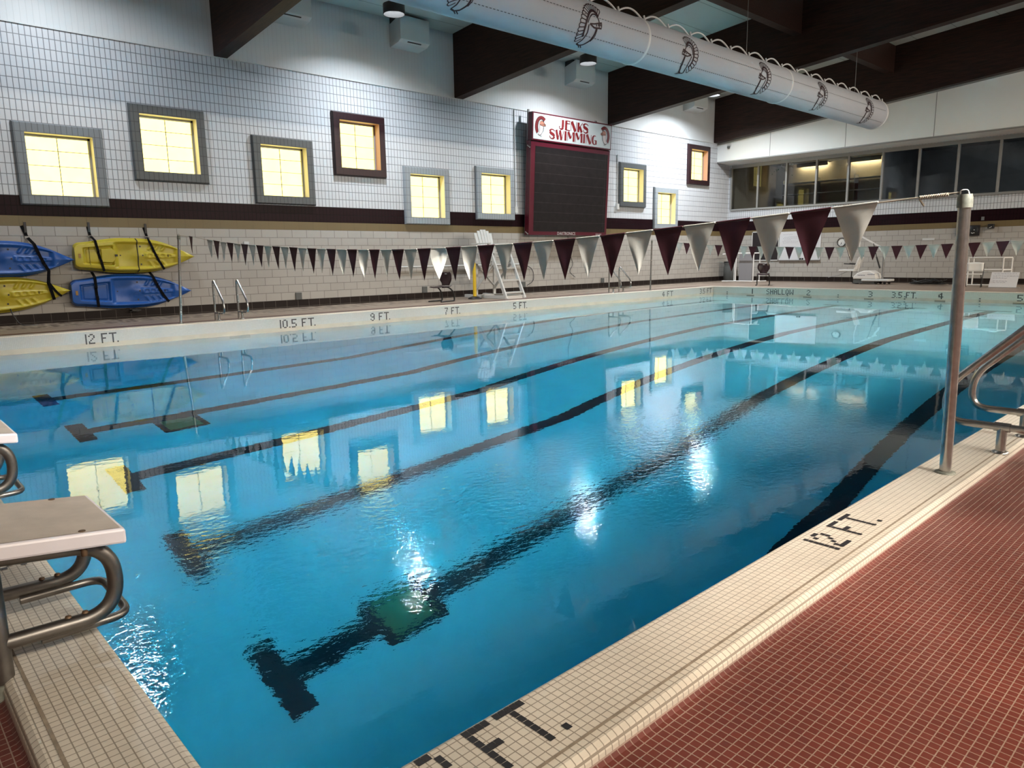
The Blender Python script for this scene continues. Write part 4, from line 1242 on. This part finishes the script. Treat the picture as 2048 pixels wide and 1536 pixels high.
while y < 12.4:
    ed2.append((y, y + .268)); y += .283
pennant_line('far line of maroon and white pennants over the shallow end', far_path, ed2, .345, False, QN1, QF1)

# ------------------------------------------------------------------ ladder grab rails
def grab_rail(x, ye, sgn_, label):
    # ye: pool edge; sgn_: +1 deck lies towards +y
    t = thing('grab_rail', label, 'rail', (x, ye + sgn_*.25, 0), 'stainless grab rails')
    Y = lambda d: ye + sgn_*d
    loop = fillet([(x, Y(.40), .15), (x, Y(-.055), .15), (x, Y(-.055), .36), (x, Y(.38), .80), (x, Y(.42), .74), (x, Y(.42), 0.0)], [.16, .13, .07, .05], 8)
    b = MB(); b.tube(loop, .021, 14); b.build('rail_tube', M_STEEL, t)
    b = MB(); b.cyl((x, Y(.245), 0), (x, Y(.245), .15), .026, 14); b.build('post', M_STEEL, t)
    b = MB(); b.cyl((x, Y(.205), .15), (x, Y(.285), .15), .0265, 14); b.build('clamp', M_STEEL, t)
    b = MB()
    for d in (.245, .42): b.lathe([(.045, 0), (.042, .008), (.026, .014)], (x, Y(d), (DECK if sgn_ < 0 else FD) if d > .3 else 0), 14)
    b.build('flange', M_STEEL, t)
    return t
grab_rail(4.34, 0, -1, 'steel grab rail on the near coping, the one next to the flag pole')
grab_rail(4.86, 0, -1, 'steel grab rail on the near coping, second from the flag pole')
grab_rail(5.08, W, 1, 'steel grab rail on the far coping, nearer the kayaks')
grab_rail(5.555, W, 1, 'steel grab rail on the far coping, second from the kayaks')
grab_rail(17.45, W, 1, 'steel grab rail by the shallow end, first of the pair beside the lifeguard chair')
grab_rail(17.95, W, 1, 'steel grab rail by the shallow end, next to the far flag pole')

# ------------------------------------------------------------------ starting blocks
def start_block():
    t = thing('starting_block', 'white starting block at the deep end, nearest the viewer', 'starting block', (-.25, 1.26, 0))
    y0, y1 = 1.035, 1.487
    def top(x): return .372 + (.066 - x)*.12
    b = MB(); P = []
    for x in (.066, -.56):
        for y, z in ((y0, top(x) - .048), (y1, top(x) - .048), (y1, top(x)), (y0, top(x))): P.append((x, y, z))
    b.add(P, [(0, 1, 2, 3), (7, 6, 5, 4), (0, 4, 5, 1), (1, 5, 6, 2), (2, 6, 7, 3), (3, 7, 4, 0)])
    b.build('platform', M_PLATFORM, t, bevel=.008)
    b = MB(); P = []
    e_ = .012
    for x, y in ((.066 - e_, y0 + e_), (.066 - e_, y1 - e_), (-.56 + e_, y1 - e_), (-.56 + e_, y0 + e_)): P.append((x, y, top(x) + .0012))
    b.add(P, [(0, 1, 2, 3)]); b.build('tread', M_TREAD, t)
    for y in (1.10, 1.472):
        b = MB()
        lp = fillet([(-.52, y, top(-.52) - .060), (.036, y, top(.036) - .060), (.036, y, .092), (-.275, y, .10)], .128, 12)
        b.tube(lp, .0225, 14); b.build('frame_tube', M_STEEL_DK, t)
        b = MB(); b.cyl((-.275, y, DECK), (-.275, y, top(-.275) - .06), .028, 16); b.build('post', M_STEEL_DK, t)
        b = MB(); b.lathe([(.062, 0), (.062, .012), (.040, .018), (.038, .034), (.0285, .036)], (-.275, y, DECK), 18); b.build('flange', M_FLANGE, t)
    b = MB()
    lp = fillet([(-.16, 1.125, .062), (.075, 1.125, .052), (.10, 1.27, .17), (.075, 1.415, .052), (-.16, 1.415, .062)], [.09, .11, .09], 8)
    lp = fillet([(-.17, 1.128, .062), (.072, 1.128, .062), (.072, 1.452, .072), (-.17, 1.452, .072)], .06, 8)
    b.tube(lp, .0135, 12); b.build('hand_grip', M_STEEL_DK, t)
    b = MB()
    for x, y in ((-.045, 1.06), (-.045, 1.462), (-.42, 1.06), (-.42, 1.462)):
        b.lathe([(.0105, top(x) + .001), (.0095, top(x) + .0032), (.004, top(x) + .004)], (x, y, 0), 12)
        b.cyl((x, y, top(x) - .075), (x, y, top(x) - .045), .009, 8)
    for y in (1.10, 1.472):
        for x in (-.10, -.055): b.lathe([(.0095, .1175), (.008, .123), (.003, .124)], (x, y, 0), 10)
    b.build('bolt', M_RUST, t)
    return t
SB = start_block()
s2 = dup(SB, (0, 1.735, 0), 'white starting block at the deep end, second from the viewer')

# ------------------------------------------------------------------ lifeguard chair
t = thing('lifeguard_chair', 'tall white wooden lifeguard chair left of the scoreboard', 'lifeguard chair', (13.95, 14.7, FD))
D = FD
for x in (13.58, 14.30):
    b = MB(); b.bar((x, 15.35, D), (x, 15.30, 1.40), .09, .045, (0, 1, 0)); b.build('leg', M_WHITE, t)
    b = MB(); b.bar((x, 14.02, D), (x, 14.72, 1.42), .05, .10, (0, 1, 0)); b.build('ladder_rail', M_WHITE, t)
    b = MB(); b.bar((x, 14.0, D + .05), (x, 15.85, D + .05), .09, .09); b.build('skid', M_WHITE, t)
    b = MB(); b.bar((x, 14.70, 1.56), (x, 15.45, 1.56), .12, .03); b.build('armrest', M_WHITE, t)
    b = MB(); b.bar((x, 14.75, 1.12), (x, 14.75, 1.55), .06, .05); b.build('arm_post', M_WHITE, t)
for f in (.12, .36, .60, .84):
    y, z = 14.02 + .70*f, D + 1.45*f
    b = MB(); b.box(13.58, y - .05, z - .02, 14.30, y + .10, z + .02); b.build('step', M_WHITE, t)
for y in (14.1, 15.35):
    b = MB(); b.bar((13.58, y, D + .045), (14.30, y, D + .045), .09, .09); b.build('crossbar', M_WHITE, t)
b = MB(); b.bar((13.58, 15.33, .30), (14.30, 15.31, .95), .03, .08, (0, 1, 0)); b.bar((14.30, 15.33, .30), (13.58, 15.31, .95), .03, .08, (0, 1, 0)); b.build('cross_brace', M_WHITE, t)
for x in (13.58, 14.30):
    b = MB(); b.bar((x, 15.33, .25), (x, 14.55, 1.02), .035, .08); b.build('side_brace', M_WHITE, t)
b = MB(); b.box(13.52, 14.62, .98, 14.36, 15.36, 1.06); b.build('platform_rim', M_WHITE, t)
b = MB()
for k in range(6): b.box(13.60, 14.70 + k*.11, 1.27, 14.28, 14.79 + k*.11, 1.295)
b.build('seat', M_WHITE, t)
b = MB()
for k in range(6):
    f = (k - 2.5)/2.5; x = 13.94 + f*.26; h = 1.98 - .11*f*f
    b.bar((x, 15.22, 1.28), (x + f*.03, 15.42, h), .098, .022, (0, 1, 0))
b.build('backrest', M_WHITE, t)

# ------------------------------------------------------------------ cantilever chairs
def sled_chair(loc, rz, label):
    t = thing('cantilever_chair', label, 'chair', loc); t.rotation_euler = (0, 0, rz); t.scale = (1.06, 1.06, 1.0)
    for s in (-1, 1):
        b = MB(); b.tube(fillet([(-.28, s*.21, .015), (.26, s*.21, .015), (.24, s*.21, .25), (.06, s*.19, .405), (-.16, s*.17, .40)], [.06, .16, .10], 6), .021, 10); b.build('leg', M_BLACK, t, world=False)
    b = MB(); rows = []
    for i in range(13):
        f = i/12; x = -.26 + .45*f; row = []
        for j in range(9):
            g = -1 + j/4; row.append((x, g*.215*(1 - .12*(abs(f - .5)*2)**3), .425 - .025*math.sin(f*3.1) + .02*g*g - (.03*(1 - f/.2) if f < .2 else 0)))
        rows.append(row)
    b.grid(rows); o = b.build('seat', M_DKMAROON, t, world=False); m_ = o.modifiers.new('t', 'SOLIDIFY'); m_.thickness = .014
    b = MB(); rows = []
    for i in range(15):
        f = i/14; z = .44 + .36*f; row = []
        hw = .125 + .085*ss(0, .55, f) - .045*ss(.75, 1, f)
        for j in range(9):
            g = -1 + j/4; row.append((.17 + .05*f + .02*math.sin(f*3) - .055*g*g*ss(.1, .6, f), g*hw, z + .02*g*g*(f > .8)))
        rows.append(row)
    b.grid(rows); o = b.build('backrest', M_DKMAROON, t, world=False); m_ = o.modifiers.new('t', 'SOLIDIFY'); m_.thickness = .014
    b = MB(); b.box(.21, -.03, .745, .222, .03, .765); b.box(.175, -.03, .748, .215, .03, .763); b.build('hand_hole', M_CREAMBOX, t, world=False)
    return t
sled_chair((11.80, 14.72, FD), math.radians(12), 'dark maroon cantilever chair on the long side deck beside the yellow post')
sled_chair((24.95, 12.22, FD), math.radians(25), 'dark maroon cantilever chair on the end deck in front of the notice board')

# ------------------------------------------------------------------ bollard
t = thing('safety_post', 'yellow plastic post on a round black base beside the lifeguard chair', 'post', (13.16, 14.92, FD))
b = MB(); b.lathe([(.20, 0), (.20, .03), (.10, .07), (.06, .08)], (13.16, 14.92, FD), 24); b.build('base', M_BLACK, t)
b = MB(); b.lathe([(.052, .06), (.048, .9), (.045, 1.02), (.02, 1.06)], (13.16, 14.92, FD), 18); b.build('tube', M_YELPOST, t)

# ------------------------------------------------------------------ small things on the long wall
for x, lab in ((8.26, 'grey cover plate above the base tiles, between the first ladder and the chair'), (12.26, 'grey cover plate above the base tiles, behind the maroon chair'),
            (16.3, 'grey cover plate above the base tiles, under the scoreboard'), (20.36, 'grey cover plate above the base tiles, beside the shallow end ladder')):
    b = MB(); b.box(x - .085, WY - .035, .165, x + .085, WY, .345); tag(b.build('cover_plate', M_GREYPLATE, bevel=.006), lab, 'cover plate')
b = MB(); b.box(6.93, WY - .03, 1.54, 7.05, WY, 1.63); tag(b.build('junction_box', M_CREAMBOX), 'small pale box high on the block wall above the ladder', 'box')
t = thing('wall_rail', 'long white rail along the block wall behind the lifeguard chair', 'rail', (13.8, WY, .92))
for x0, x1 in ((11.35, 13.25), (13.35, 16.3)):
    b = MB(); b.cyl((x0, WY - .06, .925), (x1, WY - .06, .925), .024, 10); b.build('bar', M_WHITE, t)
b = MB()
for x in (11.5, 12.6, 13.2, 13.5, 14.8, 16.2): b.cyl((x, WY, .925), (x, WY - .06, .925), .012, 8)
b.build('bracket', M_WHITE, t)
t = thing('cable_loop', 'thin black cable loop hanging on the wall under the scoreboard', 'cable', (16.6, WY, .9))
b = MB(); b.tube(fillet([(16.35, WY - .02, .92), (16.75, WY - .03, .75), (16.78, WY - .03, .35), (16.45, WY - .03, .22)], .25, 8), .010, 6); b.build('cord', M_BLACK, t)
t = thing('cable_drop', 'black cable hanging from the bottom edge of the scoreboard', 'cable', (18.4, WY, 1.4))
b = MB(); b.tube(fillet([(18.45, WY - .05, 1.86), (18.47, WY - .03, 1.45), (18.75, WY - .03, .85), (18.5, WY - .03, .62), (18.85, WY - .03, .42)], .2, 8), .009, 6); b.build('cord', M_BLACK, t)

# ------------------------------------------------------------------ end of the hall
def pvc(t, pts, r=.024, name='pipe'):
    b = MB(); b.tube(pts, r, 8); return b.build(name, M_WHITEPL, t)
t = thing('pipe_goal', 'tall white pipe frame standing in the far corner of the deck', 'frame', (28.1, 15.2, FD))
zt_ = 1.16
C = {'a': (27.55, 14.85), 'b': (27.55, 14.05), 'c': (28.3, 15.35), 'd': (28.35, 14.2)}
for k, (x, y) in C.items(): pvc(t, [(x, y, FD + .03), (x, y, zt_)], name='upright')
pvc(t, [(27.3, 15.35, FD + .03), (27.55, 14.85, FD + .03), (27.55, 14.05, FD + .03), (28.1, 13.75, FD + .03)], name='base_bar')
pvc(t, [(28.3, 15.35, FD + .03), (27.55, 14.85, FD + .03)], name='base_bar'); pvc(t, [(28.35, 14.2, FD + .03), (27.55, 14.05, FD + .03)], name='base_bar')
pvc(t, [(27.4, 15.40, zt_ - .03), (27.55, 14.85, zt_), (27.55, 14.05, zt_), (27.7, 13.75, zt_)], name='top_bar')
pvc(t, [(28.3, 15.35, zt_), (27.55, 14.85, zt_)], name='top_bar'); pvc(t, [(28.35, 14.2, zt_), (27.55, 14.05, zt_)], name='top_bar')
b = MB(); b.box(27.75, 14.22, FD + .02, 27.79, 14.82, 1.12); tag(b.build('grey_board', M_GREYPANEL, bevel=.004), 'grey board standing inside the white pipe frame in the corner', 'board')
t = thing('storage_drum', 'dark drum in the corner behind the white pipe frame', 'drum', (28.55, 15.72, FD))
b = MB(); b.lathe([(.24, 0), (.26, .02), (.26, .62), (.23, .70), (.25, .74), (.25, .80), (.05, .82)], (28.55, 15.72, FD), 24); b.build('body', M_GREYPLATE, t)
b = MB(); b.lathe([(.262, .80), (.262, .84), (.02, .86)], (28.55, 15.72, FD), 24); b.build('lid', M_BLACK, t)

t = thing('notice_board', 'dark notice board on the end wall beside the whiteboard', 'board', (WX, 14.28, 1.45))
b = MB(); b.box(WX - .03, 13.70, .86, WX - .001, 14.90, 2.04); b.build('panel', M_BOARDBLACK, t)
b = MB()
for a in ((13.68, .83, 14.92, .87), (13.68, 2.03, 14.92, 2.07), (13.68, .83, 13.71, 2.07), (14.89, .83, 14.92, 2.07)): b.box(WX - .04, a[0], a[1], WX, a[2], a[3])
b.build('frame', M_WHITE, t)
t = thing('whiteboard', 'wide whiteboard with handwriting on the end wall', 'whiteboard', (WX, 12.8, 1.45))
b = MB(); b.box(WX - .03, 11.90, .86, WX - .001, 13.66, 2.02); b.build('panel', M_BOARDWHITE, t)
b = MB(); b.box(WX - .09, 11.90, .83, WX, 13.66, .86); b.build('tray', M_FRAMEGREY, t)
def scribble(parent, P, rows, name='handwriting'):
    b = MB()
    for u0, u1, v in rows:
        u = u0
        while u < u1:
            l = random.uniform(.03, .08); k = 0
            pts = [(u + l*q/5, v + random.uniform(-.013, .013)) for q in range(6)]
            strip2d(b, pts, .007, P); u += l + .025
    return b.build(name, M_SCRIBBLE, parent)
scribble(t, lambda u, v: (WX - .032, 13.6 - u, v), [(.1, .5, 1.9), (.15, .65, 1.8), (.1, .7, 1.74), (.15, .45, 1.68), (.08, .75, 1.62), (.1, .7, 1.56), (.1, .62, 1.40), (.95, 1.3, 1.88), (.95, 1.25, 1.80), (.95, 1.4, 1.72), (.95, 1.35, 1.64), (.95, 1.4, 1.56), (.95, 1.3, 1.48)])
b = MB()
for y in (12.62, 12.72): b.box(WX - .075, y - .025, .86, WX - .03, y + .025, .93)
b.build('eraser', M_BLACK, t)
t = thing('wall_clock', 'round black-rimmed clock on the end wall beside the whiteboard', 'clock', (WX, 11.07, 1.53))
b = MB(); b.lathe([(.175, 0), (.175, -.05), (.165, -.06), (.150, -.055), (.150, -.03)], (WX - .001, 11.07, 1.53), 28, 0); b.build('rim', M_BLACK, t)
b = MB(); b.lathe([(.152, -.031), (.0001, -.032)], (WX, 11.07, 1.53), 28, 0); b.build('face', M_CLOCKFACE, t)
b = MB()
for k in range(12):
    a = k*math.pi/6; b.box(WX - .036, 11.07 + .125*math.cos(a) - .008, 1.53 + .125*math.sin(a) - .008, WX - .033, 11.07 + .125*math.cos(a) + .008, 1.53 + .125*math.sin(a) + .008)
b.build('hour_mark', M_BLACK, t)
b = MB(); b.bar((WX - .036, 11.07, 1.53), (WX - .036, 11.07, 1.46), .012, .002, (1, 0, 0)); b.bar((WX - .037, 11.07, 1.53), (WX - .037, 11.10, 1.43), .008, .002, (1, 0, 0)); b.build('hand', M_BLACK, t)
t = thing('pace_clock', 'wide black pace clock on the end wall behind the flag pole', 'clock', (WX, 6.70, 1.82))
b = MB(); b.box(WX - .06, 6.34, 1.64, WX, 7.07, 2.0); b.build('case', M_BOARDBLACK, t)
b = MB(); b.lathe([(.13, 0), (.0001, -.001)], (WX - .062, 6.93, 1.83), 24, 0); b.build('white_dial', M_CLOCKFACE, t)
b = MB(); b.lathe([(.165, 0), (.155, -.008), (.0001, -.009)], (WX - .061, 6.54, 1.82), 24, 0); b.build('black_dial', M_BLACK, t)
b = MB()
for y, z in ((6.50, 1.84), (6.57, 1.74), (6.50, 1.74), (6.545, 1.725)): b.box(WX - .074, y - .018, z - .012, WX - .07, y + .018, z + .012)
b.build('dial_mark', M_WHITE, t)
t = thing('wall_speaker', 'small black speaker on the tan band right of the pace clock', 'speaker', (WX, 6.0, 1.94))
b = MB(); b.box(WX - .14, 5.91, 1.87, WX, 6.09, 2.02); b.build('case', M_BLACK, t, bevel=.01)
b = MB(); b.tube([(WX - .142, 6.04, 1.89), (WX - .146, 6.0, 1.905), (WX - .146, 5.96, 1.93)], .012, 6); b.build('badge', M_WHITE, t)
b = MB(); b.box(WX - .02, 6.24, 2.16, WX, 6.33, 2.28); tag(b.build('switch_plate', M_GALV), 'small grey switch plate on the maroon band right of the flag pole', 'switch')
b = MB(); b.box(WX - .02, 7.75, 1.52, WX, 8.15, 1.60); tag(b.build('name_plate', M_CREAMBOX), 'pale blank plate on the end wall left of the pace clock', 'plate')
t = thing('security_camera', 'small white camera on the white soffit near the corner', 'camera', (SX, 15.6, 5.6))
b = MB(); b.box(SX - .05, 15.53, 5.62, SX, 15.67, 5.70); b.build('mount', M_WHITE, t)
b = MB(); b.lathe([(.055, .05), (.06, 0), (.045, -.045), (.0001, -.06)], (SX - .06, 15.6, 5.57), 16); b.build('dome', M_GREYPLATE, t)

# pool lift
t = thing('pool_lift', 'white pool lift with seat, mast and hood on the end deck', 'pool lift', (27.5, 9.5, FD))
lx = 27.5
b = MB(); b.box(lx - .3, 8.62, .08, lx + .35, 9.55, .16); b.build('base', M_CREAMBOX, t, bevel=.02)
b = MB(); b.prism([(9.86, .16), (9.86, .24), (9.72, .38), (9.50, .46), (9.28, .47), (9.10, .36), (9.04, .22), (9.04, .16)], 0, lx - .28, lx + .3); b.build('hood', M_WHITEPL, t, bevel=.03)
b = MB()
for y, z in ((9.55, .30), (9.2, .33)):
    for k in range(6): b.box(lx - .286, y - .11 + k*.045, z - .014 + .006*(k % 2), lx - .279, y - .085 + k*.045, z + .014)
b.build('hood_marking', M_SCRIBBLE, t)
b = MB(); b.box(lx - .25, 9.1, FD + .03, lx + .25, 9.85, .16); b.build('chassis', M_GREYPLATE, t)
for x in (lx - .22, lx + .22):
    for y in (8.75, 9.05, 9.75):
        b = MB(); b.lathe([(.045, -.02), (.05, 0), (.045, .02)], (x, y, FD + .05), 14, 0); b.build('wheel', M_BLACK, t)
b = MB(); b.cyl((lx, 8.92, .16), (lx, 8.92, 1.02), .035, 12); b.build('mast', M_GALV, t)
b = MB(); b.bar((lx, 8.90, 1.02), (lx, 9.12, 1.34), .05, .05, (1, 0, 0)); b.bar((lx, 8.98, 1.27), (lx, 9.78, 1.72), .05, .05, (1, 0, 0)); b.build('boom', M_WHITEPL, t)
b = MB(); b.cyl((lx - .02, 9.02, .55), (lx - .02, 9.16, .95), .03, 8); b.cyl((lx - .02, 9.16, .95), (lx - .02, 9.30, 1.44), .014, 8); b.build('actuator', M_BLACK, t)
b = MB(); b.tube(fillet([(lx, 9.78, 1.70), (lx, 9.80, 1.3), (lx, 9.72, .95), (lx, 9.80, .42)], .1), .018, 8); b.build('seat_frame', M_WHITEPL, t)
b = MB(); b.box(lx - .24, 9.86, .44, lx + .22, 10.42, .50); b.build('seat', M_WHITEPL, t, bevel=.02)
b = MB(); b.bar((lx, 9.86, .50), (lx, 9.70, .96), .44, .05, (0, 1, 0)); b.build('backrest', M_WHITEPL, t, bevel=.015)
b = MB()
for x in (lx - .26, lx + .24): b.bar((x, 9.82, .70), (x, 10.22, .72), .04, .035)
b.build('armrest', M_BLACK, t)
b = MB(); b.tube(fillet([(lx, 10.02, .44), (lx, 10.03, .10), (lx, 9.95, .0), (lx, 9.75, -.02)], .08), .022, 8); b.build('foot_rest', M_BLACK, t)
b = MB(); b.tube([(lx, 10.2, .42), (lx, 10.5, .28), (lx, 10.9, .20)], .010, 6); b.build('control_arm', M_GALV, t)

# hose coil
t = thing('hose_coil', 'black hose lying coiled on the end deck right of the pool lift', 'hose', (27.45, 7.35, FD))
b = MB(); pts = []
for k in range(150):
    a = k*.21; r = .50 + .10*math.sin(k*.37); pts.append((27.45 + .30*math.cos(a)*r*1.3, 7.38 + math.sin(a)*r, FD + .03 + .13*(k/150)*(1 + .3*math.sin(k*.9))))
pts += [(27.6, 6.75, FD + .04), (27.9, 6.4, FD + .03), (28.3, 6.1, FD + .03)]
b.tube(pts, .018, 7); b.build('tube', M_HOSE, t)

# folding chair
t = thing('folding_chair', 'white folding chair with black legs on the end deck behind the flag pole', 'chair', (26.35, 5.72, FD))
t.rotation_euler = (0, 0, math.radians(8))
b = MB(); rows = [[(.20 + .03*math.sin(j*.52) , -.23 + .46*j/6, .50 + .27*i/5 + (.02*math.sin(j*.52) if i == 5 else 0)) for j in range(7)] for i in range(6)]
b.grid(rows); o = b.build('backrest', M_WHITEPL, t, world=False); m_ = o.modifiers.new('t', 'SOLIDIFY'); m_.thickness = .02
b = MB(); b.box(-.22, -.22, .40, .20, .22, .425); b.build('seat', M_WHITEPL, t, world=False, bevel=.01)
for s in (-1, 1):
    b = MB(); b.tube([(.24, s*.235, .74), (.18, s*.235, .45), (-.24, s*.235, 0)], .012, 8); b.build('leg', M_BLACK, t, world=False)
    b = MB(); b.tube([(-.16, s*.215, .39), (.24, s*.215, 0)], .012, 8); b.build('leg', M_BLACK, t, world=False)
# leaning whiteboard
t = thing('leaning_whiteboard', 'small whiteboard with handwriting leaning on the end deck beside the folding chair', 'whiteboard', (26.2, 4.86, FD))
b = MB(); b.add([(26.15, 5.24, FD), (26.15, 4.50, FD), (26.42, 4.50, .45), (26.42, 5.24, .45), (26.17, 5.24, FD), (26.17, 4.50, FD), (26.44, 4.50, .45), (26.44, 5.24, .45)], [(0, 1, 2, 3), (7, 6, 5, 4), (0, 4, 5, 1), (2, 6, 7, 3), (1, 5, 6, 2), (3, 7, 4, 0)]); b.build('panel', M_BOARDWHITE, t)
scribble(t, lambda u, v: (26.15 + .27*(v - FD)/(.45 - FD) - .004, 5.20 - u, v), [(.04, .62, .405), (.03, .66, .33), (.03, .42, .27), (.04, .38, .18), (.05, .36, .14)])
b = MB(); b.box(26.10, 4.40, FD, 26.17, 5.25, FD + .02); b.build('foot', M_FRAMEGREY, t)
# prop behind the leaning board
t = thing('pipe_rack', 'low white pipe frame behind the folding chair on the end deck', 'frame', (27.4, 5.6, FD))
for z in (.89, .50):
    pvc(t, [(27.3, 6.15, z), (27.3, 5.16, z)], .022, 'long_bar'); pvc(t, [(27.75, 6.12, z), (27.75, 5.02, z)], .022, 'long_bar')
    for y in (5.16,): pvc(t, [(27.3, y, z), (27.75, y - .13, z)], .022, 'cross_bar')
    pvc(t, [(27.3, 6.15, z), (27.75, 6.12, z)], .022, 'cross_bar')
for x, y in ((27.3, 6.15), (27.3, 5.16), (27.75, 5.02), (27.75, 6.12)): pvc(t, [(x, y, FD), (x, y, .89)], .022, 'upright')
pvc(t, [(27.3, 6.15, FD + .03), (27.3, 5.16, FD + .03)], .022, 'base_bar')
